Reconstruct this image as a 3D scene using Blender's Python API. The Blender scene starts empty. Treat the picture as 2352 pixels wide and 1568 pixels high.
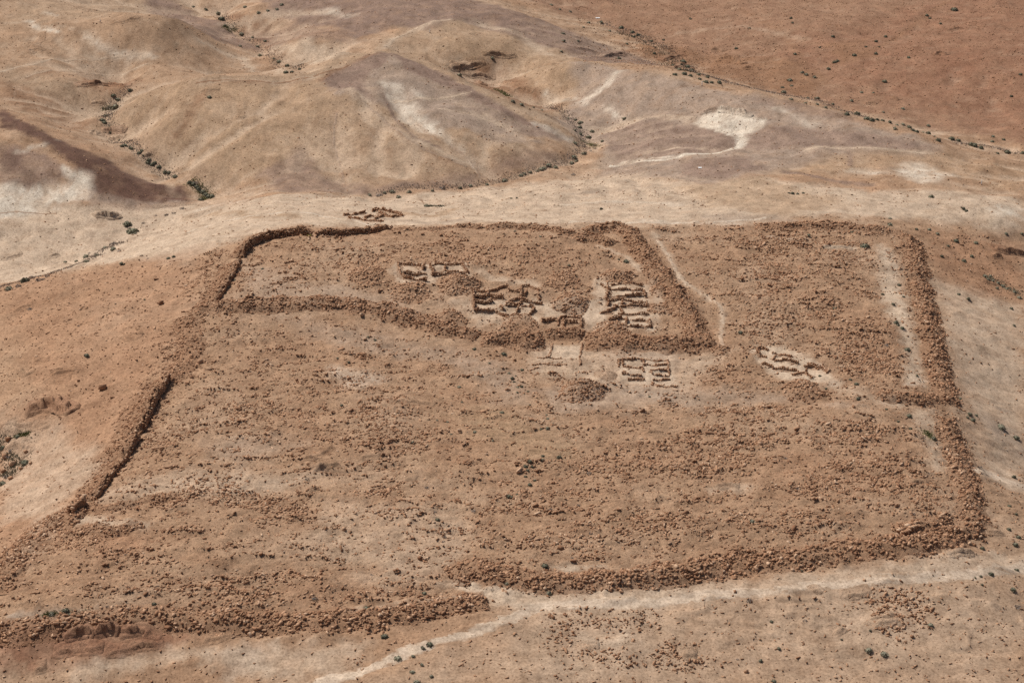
import bpy, bmesh, math, random
import numpy as np
random.seed(4)
RNG = np.random.default_rng(11)
SC = bpy.context.scene
COL = SC.collection

# ------------------------------------------------------------------ camera
CAM_H, PITCH, FPX = 155.0, math.radians(21.5), 5300.0
W0, H0 = 2352.0, 1568.0
cd = bpy.data.cameras.new('camera')
cam = bpy.data.objects.new('camera', cd); COL.objects.link(cam)
cam.location = (0, 0, CAM_H)
cam.rotation_euler = (math.pi/2 - PITCH, 0, 0)
cd.sensor_width = 36.0
cd.lens = FPX / W0 * 36.0
cd.clip_start = 1.0; cd.clip_end = 20000.0
SC.camera = cam

# ------------------------------------------------------------------ sky, sun, exposure
SUN_EL, SUN_AZ = math.radians(56), math.radians(-55)      # azimuth from +Y towards +X: far side, to the left
w = bpy.data.worlds.new('World'); SC.world = w; w.use_nodes = True
nt = w.node_tree; nt.nodes.clear()
sk = nt.nodes.new('ShaderNodeTexSky'); sk.sky_type = 'NISHITA'; sk.sun_disc = False
sk.sun_elevation = SUN_EL; sk.sun_rotation = SUN_AZ % (2*math.pi); sk.dust_density = 4.0
bg = nt.nodes.new('ShaderNodeBackground'); bg.inputs['Strength'].default_value = 0.06
ow = nt.nodes.new('ShaderNodeOutputWorld')
nt.links.new(sk.outputs[0], bg.inputs[0]); nt.links.new(bg.outputs[0], ow.inputs[0])
sl = bpy.data.lights.new('sun', 'SUN'); sl.energy = 3.6; sl.angle = math.radians(0.5); sl.color = (1.0, 0.968, 0.925)
sun = bpy.data.objects.new('sun', sl); COL.objects.link(sun)
sun.location = (-200, 300, 400)
sun.rotation_euler = (math.pi/2 - SUN_EL, 0, math.pi - SUN_AZ)
SC.view_settings.view_transform = 'Standard'; SC.view_settings.look = 'None'
SC.view_settings.exposure = 0.17; SC.view_settings.gamma = 1.0
SC.view_settings.use_curve_mapping = False
SC.render.engine = 'CYCLES'
SC.cycles.use_denoising = False
SC.cycles.max_bounces = 4; SC.cycles.diffuse_bounces = 2

# ------------------------------------------------------------------ noise
_TA = RNG.random((512,512)).astype(np.float32)*(2*math.pi)
_TC, _TS = np.cos(_TA), np.sin(_TA)
def perlin(x, y, seed=0):
    x = np.asarray(x, np.float64); y = np.asarray(y, np.float64)
    x, y = np.broadcast_arrays(x, y)
    x0 = np.floor(x); y0 = np.floor(y); fx = (x-x0).astype(np.float32); fy = (y-y0).astype(np.float32)
    ix = (x0.astype(np.int32)+seed*37) & 511; iy = (y0.astype(np.int32)+seed*91) & 511
    jx = (ix+1) & 511; jy = (iy+1) & 511
    ux = fx*fx*fx*(fx*(fx*6-15)+10); uy = fy*fy*fy*(fy*(fy*6-15)+10)
    gx = fx-1; gy = fy-1
    a = _TC[iy,ix]*fx+_TS[iy,ix]*fy; b = _TC[iy,jx]*gx+_TS[iy,jx]*fy
    c = _TC[jy,ix]*fx+_TS[jy,ix]*gy; d = _TC[jy,jx]*gx+_TS[jy,jx]*gy
    return 1.5*((a*(1-ux)+b*ux)*(1-uy)+(c*(1-ux)+d*ux)*uy)
def fbm(x, y, seed=0, octv=4, gain=0.5):
    s = 0; a = 1.0; n = 0
    for o in range(octv):
        s = s + a*perlin(x*2**o, y*2**o, seed+o*17); n += a; a *= gain
    return s/n*1.6
def sstep(a, b, x):
    t = np.clip((x-a)/(b-a), 0, 1); return t*t*(3-2*t)

# ------------------------------------------------------------------ terrain heights from surveyed points (photo x, y, height)
SP, CP = math.sin(PITCH), math.cos(PITCH)
CTRL = [
 # camp plateau
 (620,600,3),(900,560,4),(1200,560,4.5),(1420,560,3.5),(500,690,2),(800,680,3),(1100,680,3),(1400,680,2.5),(1600,740,1.5),
 (900,790,0.5),(700,770,0.5),(1250,850,0),(1600,850,0),
 (1700,600,1.5),(1900,560,1),(2060,560,0),(1900,750,.5),(2100,750,-.5),(1800,900,-.5),(2150,920,-1.5),
 (400,880,-.5),(600,900,0),(900,950,.4),(1200,1000,.4),(1500,1000,0),(1900,1050,-.5),(2150,1050,-2),
 (250,1150,-2.5),(600,1150,-1.5),(1000,1150,-1),(1500,1200,-1),(2000,1200,-1.5),(2250,1220,-3),
 (100,1300,-4),(500,1350,-3),(1000,1330,-2.5),(1500,1330,-2.7),
 (100,1440,-5),(100,1545,-9),(400,1540,-8),(700,1480,-5.5),(1000,1470,-4.6),(1500,1450,-5),(2000,1400,-5),(2340,1310,-6),
 (1200,1560,-6),(1800,1560,-8),(2350,1560,-9.5),
 (150,1475,-5.7),(300,1470,-5.3),(150,1512,-8.7),(300,1502,-7.8),(450,1460,-5.3),(450,1492,-6.5),(60,945,-6.2),(60,968,-8.6),(140,945,-5.6),(140,966,-7.4),
 # outside, left
 (300,800,-1.5),(100,800,-5),(0,900,-8),(150,930,-6),(30,1040,-13),(0,1120,-13),(120,1080,-7.5),(0,1250,-8),
 (450,650,.5),(300,650,-2),(100,690,-5),(0,700,-7),
 (480,565,1.5),(330,592,-2),(150,628,-5.5),(0,663,-8.5),
 # upper-left gully
 (0,630,-16),(150,585,-15),(310,525,-14),(240,505,-13),(400,488,-13),(480,450,-14),(100,560,-14),(0,520,-12),
 (390,390,-13),(300,330,-13.5),(240,270,-14),(270,205,-14.5),
 # saddle behind the camp
 (700,518,3),(850,500,0.5),(600,475,-2),(900,465,-3.5),(1200,480,-.5),(1500,480,.5),(1700,490,1),(2000,480,-.5),(2300,500,-4),(640,448,-4),
 (860,440,-10),(1010,428,-10.5),(1150,408,-11),(1280,376,-11.5),(1345,325,-12.5),(1330,295,-13),(1250,235,-14),(1130,175,-15),
 # central hill
 (600,425,-10.5),(480,380,-9),(600,300,-4),(400,260,-3),(450,195,1),(600,190,1.5),(740,182,2),(300,225,-5),(330,310,-8),(760,420,-10),
 (870,122,6),(1000,165,2.5),(1130,230,-2),(1250,282,-7),(1315,325,-11),(820,230,1),(950,250,-1.5),(1000,330,-5.5),(1090,392,-10),(1200,345,-8),(850,360,-7),
 # left spur
 (0,255,0),(110,322,-2.5),(220,385,-6.5),(430,455,-13.5),(100,450,-10),(0,450,-9),(330,455,-12.5),
 (100,215,-8),(0,170,-5),(200,180,-7),(170,290,-10),
 # top-left hill
 (330,45,3),(230,62,0),(410,52,1),(150,150,-6),(350,150,-6),(0,60,-1),(0,0,1),(200,5,-6),(480,100,-7),(430,165,-10),
 # second gully
 (500,35,-14),(560,82,-14),(620,130,-14.5),(690,162,-14),(640,110,-11),(710,96,-7.5),(800,112,-9),(600,20,-8),
 (900,20,-4),(1000,60,-5),(760,40,-8),(1100,110,-7),
 # right ridge
 (1300,150,-5),(1500,175,-2),(1700,215,-1),(1900,262,-2),(2100,312,-4),(2300,372,-7.5),
 (1500,250,-6),(1430,275,-10),(1600,300,-6),(1450,340,-9),(1300,432,-4.5),(1500,420,-4),(1720,340,-5),(1900,350,-3.5),(1650,400,-3),
 (1900,420,-2),(2200,420,-5),(2100,480,-2.5),(2345,450,-7),
 # valley and plain beyond
 (1400,60,-19),(1480,95,-19),(1570,145,-19),(1740,200,-17),(1950,250,-17),(2130,300,-18),(2300,345,-19),
 (1500,25,-18),(1800,60,-15),(2000,150,-15),(2300,150,-14),(2352,20,-12),(1300,10,-16),(1800,-60,-14),(900,-60,-6),(200,-70,-3),
 (1150,25,-8),(1300,85,-12),(1400,125,-16),
 # outside, right
 (2352,560,-8),(2250,600,-6),(2352,700,-9),(2250,800,-5.5),(2352,950,-10),(2352,1100,-10),(2290,1100,-6),
 # off the picture
 (-300,1000,-16),(-300,500,-14),(-300,200,-6),(2650,600,-10),(2650,1000,-12),(2650,300,-16),(1200,1750,-9),(0,1750,-14),(2352,1750,-13),(2650,1400,-12),(-300,1400,-12),
]
def ray(px, py):
    u = (np.asarray(px, float)-W0/2)/FPX; v = (H0/2-np.asarray(py, float))/FPX
    return u, CP+v*SP, -SP+v*CP
_c = np.array(CTRL, float)
_up = (_c[:,1] < 440) & (_c[:,1] > -1)
_c[_up,2] = -7+(_c[_up,2]+7)*.8
_u, _dy, _dz = ray(_c[:,0], _c[:,1])
_t = (_c[:,2]-CAM_H)/_dz
CX, CY, CZ = _u*_t, _dy*_t, _c[:,2]
def _phi(r2): return np.sqrt(r2+8.0**2)
_A = _phi((CX[:,None]-CX)**2+(CY[:,None]-CY)**2) - np.eye(len(CX))*0.9
_n = len(CX)
_M = np.zeros((_n+1,_n+1)); _M[:_n,:_n] = _A; _M[_n,:_n] = 1; _M[:_n,_n] = 1
_sol = np.linalg.solve(_M, np.r_[CZ, 0])
def _rbf(x, y):
    out = np.empty(x.shape)
    for i in range(0, x.size, 20000):
        s = slice(i, i+20000)
        out[s] = _phi((x[s,None]-CX)**2+(y[s,None]-CY)**2) @ _sol[:_n] + _sol[_n]
    return out
_RX = np.arange(-348, 349, 4.0); _RY = np.arange(128, 977, 4.0)
_RG = _rbf(*[q.ravel() for q in np.meshgrid(_RX, _RY)]).reshape(len(_RY), len(_RX))
def _cub(t): return np.stack([-.5*t+t*t-.5*t**3, 1-2.5*t*t+1.5*t**3, .5*t+2*t*t-1.5*t**3, -.5*t*t+.5*t**3])
def rbf(x, y):
    fx = np.clip((x-_RX[0])/4, 1, len(_RX)-2.001); fy = np.clip((y-_RY[0])/4, 1, len(_RY)-2.001)
    i = fx.astype(int); j = fy.astype(int); wx = _cub(fx-i); wy = _cub(fy-j); o = 0
    for a in range(4):
        r = 0
        for b in range(4): r = r + _RG[j-1+a, i-1+b]*wx[b]
        o = o + r*wy[a]
    return o
def terrace(x, y):
    """low worn stone lines running across the camp"""
    r = 1-np.abs(perlin(x/15+.6*perlin(x/8,y/8,44), y/3.4+.15*perlin(x/6,y/6,45), 46))*2.2
    return sstep(.55, 1, r)*sstep(-.15, .35, fbm(x/9, y/5, 47, 3))
def HB(x, y):
    """smooth land form plus relief down to about two metres"""
    sh = np.shape(x); x = np.ravel(np.asarray(x, float)); y = np.ravel(np.asarray(y, float))
    x, y = np.broadcast_arrays(x, y)
    core = sstep(330, 200, np.abs(x)) * sstep(960, 780, y) * sstep(140, 220, y)
    far = -14 + 22*fbm(x/420, y/420, 5, 4)
    h = far.copy()
    m = core > 0
    if m.any():
        r = rbf(x[m], y[m]); h[m] = r*core[m] + far[m]*(1-core[m])
    hills = sstep(470, 540, y)
    wx = x + 5*perlin(x/19, y/19, 41); wy = y + 5*perlin(x/19, y/19, 42)
    rid = 1-np.abs(perlin(wx/17, wy/30, 43))*2
    h = h + hills*(0.9*fbm(x/34, y/34, 7, 3) + 0.55*(rid-0.5))
    h = h + (0.45-0.20*hills)*fbm(x/13, y/9, 8, 3)
    h = h + (0.17-0.11*hills)*fbm(x/3.4, y/2.4, 9, 3)
    cz = sstep(100, 88, np.abs(x))*sstep(285, 300, y)*sstep(468, 455, y)
    h = h + cz*.38*terrace(x, y)
    return h.reshape(sh)

GX0, GY0, GS = -230.0, 225.0, 1.0
_gx = np.arange(GX0, 231, GS); _gy = np.arange(GY0, 860, GS)
_MX, _MY = np.meshgrid(_gx, _gy)
def _gullies():
    """rain rills: water is run down the slopes of the land form and cuts where it gathers"""
    hl = sstep(440, 500, _MY)
    f = rbf(_MX.ravel(), _MY.ravel()).reshape(_MX.shape)+hl*.9*fbm(_MX/34, _MY/34, 7, 3)+.16*fbm(_MX/13, _MY/9, 8, 3)+.035*fbm(_MX/3, _MY/3, 19, 2)
    ny, nx = f.shape; acc = np.ones(ny*nx)
    best = np.zeros(f.shape); tgt = np.full(f.shape, -1)
    idx = np.arange(ny*nx).reshape(ny, nx); pad = np.pad(f, 1, constant_values=1e9)
    for dy in (-1,0,1):
        for dx in (-1,0,1):
            if dy == 0 and dx == 0: continue
            drop = (f-pad[1+dy:1+dy+ny, 1+dx:1+dx+nx])/math.hypot(dx, dy)
            m = drop > best; best[m] = drop[m]; tgt[m] = (idx+dy*nx+dx)[m]
    order = np.argsort(-f.ravel()).tolist(); tg = tgt.ravel().tolist(); al = acc.tolist()
    for i in order:
        t = tg[i]
        if t >= 0: al[t] += al[i]
    A = np.log2(np.array(al).reshape(ny, nx))
    def blur(a):
        p = np.pad(a, 1, mode='edge'); return (4*a+2*(p[:-2,1:-1]+p[2:,1:-1]+p[1:-1,:-2]+p[1:-1,2:])+p[:-2,:-2]+p[2:,2:]+p[:-2,2:]+p[2:,:-2])/16
    A = blur(A)
    wgt = hl+(1-hl)*sstep(-60, -85, _MX)*.5
    cut = wgt*np.clip((blur(np.maximum(A-3.0, 0)))*.24, 0, 1.3)
    gy, gx = np.gradient(f); slope = blur(blur(np.hypot(gx, gy)))
    st = sstep(.05, .13, slope)
    return A*np.maximum(wgt, 0)*st, cut*(.3+.7*st)
FLOW, CUT = _gullies()
HG = HB(_MX, _MY)-CUT
def samp(G, x, y):
    fx = np.clip((x-GX0)/GS, 0, len(_gx)-1.001); fy = np.clip((y-GY0)/GS, 0, len(_gy)-1.001)
    i = fx.astype(int); j = fy.astype(int); a = fx-i; b = fy-j
    return (G[j,i]*(1-a)+G[j,i+1]*a)*(1-b)+(G[j+1,i]*(1-a)+G[j+1,i+1]*a)*b
HB0 = HB
def HB(x, y):
    x = np.asarray(x, float); y = np.asarray(y, float)
    return HB0(x, y)-samp(CUT, x, y)*((np.abs(x) < 229)&(y > 226)&(y < 858))
def hgrid(x, y):
    fx = np.clip((x-GX0)/GS, 0, len(_gx)-1.001); fy = np.clip((y-GY0)/GS, 0, len(_gy)-1.001)
    i = fx.astype(int); j = fy.astype(int); a = fx-i; b = fy-j
    return (HG[j,i]*(1-a)+HG[j,i+1]*a)*(1-b)+(HG[j+1,i]*(1-a)+HG[j+1,i+1]*a)*b
def P(px, py):
    """photo positions -> points on the land (first hit of the sight line)"""
    px = np.atleast_1d(np.asarray(px, float)); py = np.atleast_1d(np.asarray(py, float))
    u, dy, dz = ray(px, py)
    ys = np.arange(228, 850, 1.0)
    t = ys[:,None]/dy; z = CAM_H + t*dz
    below = z < hgrid(u*t, np.broadcast_to(ys[:,None], t.shape))
    k = np.where(below.any(0), below.argmax(0), len(ys)-1); k = np.maximum(k, 1)
    lo = ys[k-1]; hi = ys[k]
    for _ in range(8):
        m = (lo+hi)/2; t = m/dy; b = CAM_H+t*dz < hgrid(u*t, m)
        hi = np.where(b, m, hi); lo = np.where(b, lo, m)
    t = hi/dy
    return np.stack([u*t, hi], -1)
def mpp(y): return np.hypot(y, CAM_H)/FPX*1.0           # metres per photo pixel at ground distance y

# ------------------------------------------------------------------ patches on the land
def seg_dist(x, y, pts):
    d = np.full(x.shape, 1e9)
    for (x0,y0),(x1,y1) in zip(pts[:-1], pts[1:]):
        vx, vy = x1-x0, y1-y0; L = vx*vx+vy*vy+1e-9
        t = np.clip(((x-x0)*vx+(y-y0)*vy)/L, 0, 1)
        d = np.minimum(d, np.hypot(x-x0-t*vx, y-y0-t*vy))
    return d
def poly_sd(x, y, pts):
    pts = [tuple(p) for p in pts]; cl = pts+[pts[0]]
    d = seg_dist(x, y, cl); ins = np.zeros(x.shape, bool)
    for (x0,y0),(x1,y1) in zip(cl[:-1], cl[1:]):
        c = ((y0 > y) != (y1 > y)) & (x < (x1-x0)*(y-y0)/(y1-y0+1e-12)+x0)
        ins ^= c
    return np.where(ins, -d, d)
def pp(s):
    """'x,y x,y ...' photo positions -> world polyline"""
    a = np.array([[float(v) for v in q.split(',')[:2]] for q in s.split()])
    return P(a[:,0], a[:,1])
_WC = {}
def warp(x, y, sel, soft):
    sc = 2.5 if soft < 1.8 else 6.0 if soft < 4.5 else 13.0
    k = (id(x), x.size, float(x[0]), sc)
    if k not in _WC:
        if len(_WC) > 12: _WC.clear()
        _WC[k] = fbm(x/sc, y/sc, 21, 4)
    return _WC[k][sel]
def mask(kind, s, soft, x, y, wid=0):
    pts = pp(s)
    lo = pts.min(0)-soft*2-wid-8; hi = pts.max(0)+soft*2+wid+8
    sel = (x > lo[0]) & (x < hi[0]) & (y > lo[1]) & (y < hi[1])
    out = np.zeros(x.shape)
    if not sel.any(): return out
    xs, ys = x[sel], y[sel]
    d = poly_sd(xs, ys, pts) if kind == 'p' else seg_dist(xs, ys, pts)-wid
    d = d + soft*0.9*warp(x, y, sel, soft)
    out[sel] = sstep(soft, -soft, d)
    return out
# ------------------------------------------------------------------ soils
def lin(r, g, b):
    c = np.array([r, g, b], float)/255
    return np.where(c <= .04045, c/12.92, ((c+.055)/1.055)**2.4)
KALB = 0.76
def soilc(r, g, b): return lin(r, g, b)*KALB
TAN = soilc(178,144,115); SAND = soilc(204,180,155); MARL = soilc(226,211,191); PURP = soilc(147,122,107)
HILL = soilc(179,151,124); PLAIN = soilc(155,119,95); DPUR = soilc(112,84,71); LPUR = soilc(171,149,131); ORNG = soilc(173,131,101); RED = soilc(152,111,87); OCHR = soilc(177,146,116)
GREY = soilc(176,154,134); TRAIL = soilc(212,189,165); BRWN = soilc(152,115,88)
CAMP = '420,720 560,575 640,540 1420,530 1700,515 2060,535 2110,700 2200,930 2270,1230 2000,1265 1500,1330 1100,1390 0,1440 -60,1330 180,1165'
SOIL = [  # kind, colour, strength, soft edge (m), half width (m), photo outline
 # far plain and hills
 ('p',PLAIN,.85,8,0,'1150,-60 2500,-60 2500,340 2150,300 1900,240 1700,190 1550,120 1400,60 1250,20'),
 ('p',RED,.6,14,0,'1750,130 1950,60 2150,0 2500,-40 2500,330 2300,300 2100,240 1900,180'),
 ('p',BRWN,.9,4,0,'1420,100 1560,110 1800,130 1900,180 1860,225 1700,190 1560,150 1440,130'),
 ('p',HILL,.8,9,0,'0,-40 500,-40 420,40 700,160 850,120 980,20 1200,70 1450,130 1330,330 1100,410 800,440 500,430 350,380 250,300 0,250'),
 ('p',TAN,.6,7,0,'0,60 230,40 420,40 560,120 660,160 450,190 300,210 200,190 0,160'),
 ('p',OCHR,.5,7,0,'290,210 450,192 720,185 780,260 740,400 560,420 400,360 300,300'),
 ('p',OCHR,.5,7,0,'1010,90 1180,90 1300,140 1440,150 1330,200 1200,240 1060,170'),
 ('p',BRWN,.8,4,0,'1040,150 1150,130 1230,200 1300,240 1180,240 1080,190'),
 ('p',BRWN,.8,4,0,'520,40 610,40 660,120 700,150 640,140 560,90'),
 ('p',BRWN,.7,3,0,'190,170 300,180 310,205 270,220 200,205'),
 ('p',BRWN,.7,4,0,'0,190 120,215 220,280 160,300 60,260 0,230'),
 ('p',PURP,.9,5,0,'580,-30 1000,-30 1180,25 1400,105 1540,150 1400,145 1280,110 1200,95 1060,45 980,70 900,60 820,90 700,60 620,30'),
 ('p',PURP,.85,4,0,'330,-10 400,0 520,55 600,120 520,100 440,60 380,40'),
 ('p',PURP,.55,6,0,'560,80 700,60 840,95 700,95 640,110'),
 ('p',LPUR,.85,4,0,'750,185 870,122 920,130 1040,185 1200,275 1320,330 1250,318 1100,300 980,300 900,250 830,230 770,215'),
 ('p',PURP,.9,2.5,0,'735,184 800,148 870,120 900,125 880,150 850,165 835,195 860,230 820,215 770,205'),
 ('p',PURP,.95,2,0,'900,122 960,145 1040,182 1130,232 1210,275 1325,330 1250,305 1160,262 1060,215 985,182 930,160'),
 ('p',PURP,.6,4,0,'1010,235 1100,250 1200,290 1290,320 1180,310 1080,290'),
 ('p',LPUR,.8,4,0,'890,170 1000,200 1100,260 1200,320 1260,330 1140,330 1000,260 900,200'),
 ('p',PURP,.7,6,0,'600,400 700,340 740,400 850,430 1000,415 1100,400 1090,425 880,440 640,440'),
 ('p',PURP,.6,6,0,'1100,390 1230,350 1300,360 1210,392 1120,408'),
 ('p',DPUR,.95,3,0,'0,250 60,285 130,320 250,372 420,428 440,462 360,470 240,462 205,440 180,390 110,332 0,292'),
 ('p',LPUR,.7,4,0,'200,440 440,462 430,478 200,478'),
 ('p',PURP,.75,3,0,'0,330 90,345 150,385 170,400 80,432 0,425'),
 ('p',DPUR,.5,3,0,'0,335 50,350 50,390 0,410'),
 ('p',LPUR,.9,5,0,'1290,145 1500,172 1700,214 2000,288 2160,335 2130,365 1920,360 1850,385 1620,425 1360,408 1400,330 1260,265 1330,215'),
 ('p',PURP,.7,5,0,'1380,310 1450,280 1590,290 1660,300 1700,340 1560,358 1420,372'),
 ('p',PURP,.75,4,0,'1560,375 1720,362 1760,390 1660,415 1570,405'),
 ('p',PURP,.7,4,0,'1720,300 1800,290 1880,300 2100,325 2160,345 1960,345 1760,345 1700,342'),
 ('p',PURP,.6,3,0,'1700,225 1850,240 2010,290 1900,270'),
 ('p',OCHR,.5,5,0,'1740,395 1950,345 2140,350 2352,385 2352,440 2150,400 2000,385 1850,400'),
 ('l',BRWN,.7,2,.8,'1900,150 1990,120 2100,60 2180,0'), ('l',RED,.7,2,.8,'2030,230 2100,180 2200,150 2352,130'), ('l',BRWN,.6,2,.8,'1700,20 1800,80 1850,150'), ('l',SAND,.35,3,1,'1560,75 1700,60 1850,90'),
 ('p',RED,.8,4,0,'2140,140 2200,110 2260,120 2230,170 2160,180'), ('p',BRWN,.7,4,0,'1900,100 1990,90 2000,130 1930,150'),
 # pale saddle behind the camp
 ('p',SAND,.95,5,0,'430,475 640,446 900,458 1100,432 1400,402 1600,425 1760,410 2000,440 2352,460 2352,535 2150,512 1700,510 1450,518 1100,515 700,515 560,545 430,600 300,592'),
 ('p',OCHR,.6,6,0,'1560,430 1750,410 1860,440 1960,470 1800,500 1600,470'),
 ('p',GREY,.7,4,0,'1600,490 1750,492 1850,508 1600,508'),
 ('p',SAND,.95,4,0,'-40,430 200,475 460,465 470,480 340,590 150,620 -40,655'),
 ('p',MARL,.95,3,0,'-40,440 60,430 150,415 195,392 207,425 195,455 110,485 60,500 -40,505'),
 ('l',MARL,.7,1.5,.8,'150,385 175,410 200,420'), ('l',MARL,.6,1.5,.5,'40,350 90,335 125,322'),
 ('p',MARL,.75,2.5,0,'880,190 930,190 950,240 1000,285 1015,310 960,300 915,270 900,235'),
 ('l',MARL,.5,2,.9,'1000,300 1050,340 1095,385'), ('l',SAND,.8,2,1.2,'800,205 860,255 930,315 1065,375'),
 ('l',MARL,.5,1.5,.8,'950,205 970,225'), ('l',MARL,.6,1.5,1.2,'1230,285 1270,300 1310,320'),
 ('l',SAND,.6,3,1.5,'1060,255 1130,275 1180,300'),
 ('p',MARL,.95,1.6,0,'1598,272 1660,254 1762,277 1738,300 1715,306 1702,330 1690,312 1650,302 1615,292'),
 ('l',MARL,.85,1.2,.6,'1600,285 1660,303 1700,325 1698,342'), ('l',MARL,.8,1.2,.9,'1712,318 1695,342 1660,350 1560,360 1430,376'),
 ('p',MARL,.65,4,0,'2050,388 2120,375 2150,395 2200,402 2140,418 2090,412'), ('l',MARL,.5,4,1.5,'1960,395 2060,400 2160,410'),
 ('p',MARL,.6,4,0,'2270,465 2352,480 2352,505 2290,490'), ('l',MARL,.5,3,1,'1790,250 1830,270 1860,288'),
 ('l',MARL,.6,2,.8,'1250,215 1320,230'), ('l',MARL,.7,2,1.2,'1420,165 1385,200 1340,235'), ('l',MARL,.6,1.5,.6,'1390,245 1435,272'),
 ('p',SAND,.8,3,0,'1335,295 1440,275 1580,278 1600,270 1420,292 1380,310'),
 ('l',MARL,.75,1.6,.8,'65,48 85,65 130,72'), ('l',MARL,.6,1.5,.5,'105,28 130,36'), ('l',MARL,.5,2.2,1.2,'200,85 250,118 350,130'),
 ('l',SAND,.6,2,.6,'0,165 80,145 180,130 330,122'), ('l',SAND,.5,2,.6,'60,175 200,155 340,148'),
 ('l',SAND,.8,3,1.5,'460,95 560,135 650,165'), ('l',SAND,.7,4,2,'1110,60 1190,80 1260,125'),
 ('p',SAND,.85,4,0,'625,112 660,98 720,92 790,108 800,125 720,150 660,145'), ('l',SAND,.8,3,1,'880,110 910,85 1030,45'),
 ('l',SAND,.6,3,2,'520,60 640,30 760,28'), ('l',MARL,.5,3,1.5,'750,20 800,40'),
 ('l',SAND,.7,1.5,.5,'450,190 600,188 740,172'), ('l',BRWN,.7,1.2,.4,'470,200 620,192 740,184'),
 ('l',BRWN,.6,2.5,1.2,'465,215 440,260 410,310'),
 ('l',BRWN,.75,.9,.35,'772,258 766,300 768,340 780,380 792,425'), ('l',BRWN,.6,.9,.35,'940,270 1000,318 1060,352 1095,385 1108,420'), ('l',PURP,.8,.9,.5,'880,215 905,270 950,315 1010,340'),
 ('l',BRWN,.6,.9,.35,'815,215 870,262 935,322 1010,362 1070,385'), ('l',SAND,.8,1,.4,'900,232 1000,228 1080,212'), ('l',SAND,.7,1,.4,'1640,345 1560,340 1480,352'),
 ('l',SAND,.8,1.6,.8,'1850,345 1900,338 2020,342 2140,352'), ('l',PURP,.8,2,1,'1800,395 1900,412 2000,425'), ('l',PURP,.7,1.5,.6,'1950,350 1955,380'),
 ('l',DPUR,.9,1.6,1.4,'0,262 60,292 112,322 180,352'), ('l',PURP,.8,1.2,1.2,'905,125 960,150 1040,190 1130,240 1210,285'), ('l',BRWN,.7,1.2,.5,'740,182 800,150 868,122'),
 ('l',SAND,.7,1,.35,'0,55 60,52 130,60 200,75'), ('l',BRWN,.6,1.5,.6,'60,180 150,165 260,175 330,185'), ('l',SAND,.7,1.5,.6,'560,445 640,440 760,446'),
 ('l',GREY,.7,1.5,.8,'850,500 960,512 1060,505'), ('l',MARL,.5,2,1,'1300,470 1420,462 1560,470'), ('l',OCHR,.8,2,1.2,'900,490 1000,495 1040,480'), ('l',MARL,.45,2,.8,'1480,506 1600,512 1720,514'),
 ('l',OCHR,.7,2,1.0,'430,500 520,490 600,500 680,495'), ('l',GREY,.7,2,1.0,'1250,450 1330,445 1420,438'), ('l',MARL,.4,2,1.2,'450,485 500,470 560,462'),
 # land around the camp
 ('p',ORNG,.45,5,0,'-40,665 150,630 330,595 480,565 430,720 180,1160 -60,1330 -60,1000 100,900'),
 ('p',SAND,.55,4,0,'0,960 140,980 220,1030 230,1100 100,1180 0,1200'),
 ('p',SAND,.5,4,0,'20,1300 90,1200 160,1160 130,1220 60,1300'),
 ('p',SAND,.7,6,0,'2140,640 2352,700 2352,1130 2270,1100 2210,930 2180,800'),
 ('p',ORNG,.6,5,0,'2110,530 2352,560 2352,690 2250,680 2160,640'),
 ('p',GREY,.6,4,0,'2240,940 2352,1000 2352,1050 2260,980'),
 ('p',SAND,.75,3,0,'1230,1375 1600,1345 2000,1300 2352,1270 2352,1320 2000,1340 1600,1375 1250,1405'),
 ('p',SAND,.35,8,0,'850,1568 1200,1430 2352,1330 2352,1600 850,1600'),
 ('p',RED,.75,3,0,'-40,1450 150,1440 400,1450 460,1470 330,1500 200,1530 -40,1530'),
 ('p',GREY,.8,3,0,'490,1500 600,1475 640,1500 620,1540 520,1560'), ('l',SAND,.7,2,1.2,'180,1545 320,1520 420,1500'),
 ('p',SAND,.6,3,0,'440,1490 700,1480 860,1470 800,1540 640,1560 500,1540'),
 # camp ground
 ('p',GREY,.45,5,0,'560,600 700,640 820,670 920,690 1000,740 900,720 700,690 560,680'),
 ('p',GREY,.5,4,0,'620,725 860,760 1000,800 1150,830 1200,850 1150,900 1000,830 800,800'),
 ('p',MARL,.3,3,0,'750,840 850,850 880,880 820,890 760,870'), ('p',GREY,.5,4,0,'1120,870 1200,880 1220,930 1140,930 1120,900'),
 ('p',SAND,.85,2.2,0,'895,615 930,655 1000,650 1000,640 930,635 915,605'), ('l',SAND,.7,1.5,1,'1100,620 1130,640 1230,655'),
 ('p',SAND,.9,2,0,'1225,700 1290,690 1370,690 1385,720 1380,755 1350,755 1330,730 1260,725'),
 ('l',SAND,.8,1.5,1.4,'1385,640 1380,680 1380,730'), ('l',SAND,.6,1.5,1,'1500,650 1510,700 1500,760'),
 ('p',SAND,.6,2.5,0,'1040,690 1080,690 1090,725 1200,735 1230,725 1240,745 1100,745'), 
 ('p',SAND,.6,1,0,'1180,700 1200,690 1225,690 1225,720 1190,718'),
 ('p',SAND,.55,4,0,'1200,800 1640,815 1700,800 1600,880 1560,920 1440,900 1360,880 1240,860'),
 ('p',GREY,.5,3,0,'1400,805 1560,815 1560,830 1410,835'), ('p',GREY,.55,5,0,'1240,900 1290,940 1400,950 1480,930 1560,920 1500,890 1400,880 1290,880'),
 ('p',GREY,.5,4,0,'1450,900 1700,890 1900,930 2020,940 1800,920 1600,940'),
 ('p',TAN,.6,3,0,'1350,560 1420,585 1430,600 1380,580'), ('l',SAND,.8,1,.6,'1375,565 1405,575 1440,590 1470,620'),
 ('l',SAND,.8,1.4,.5,'1500,535 1530,580 1560,640 1620,680 1655,700 1660,730 1655,770'),
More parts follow.
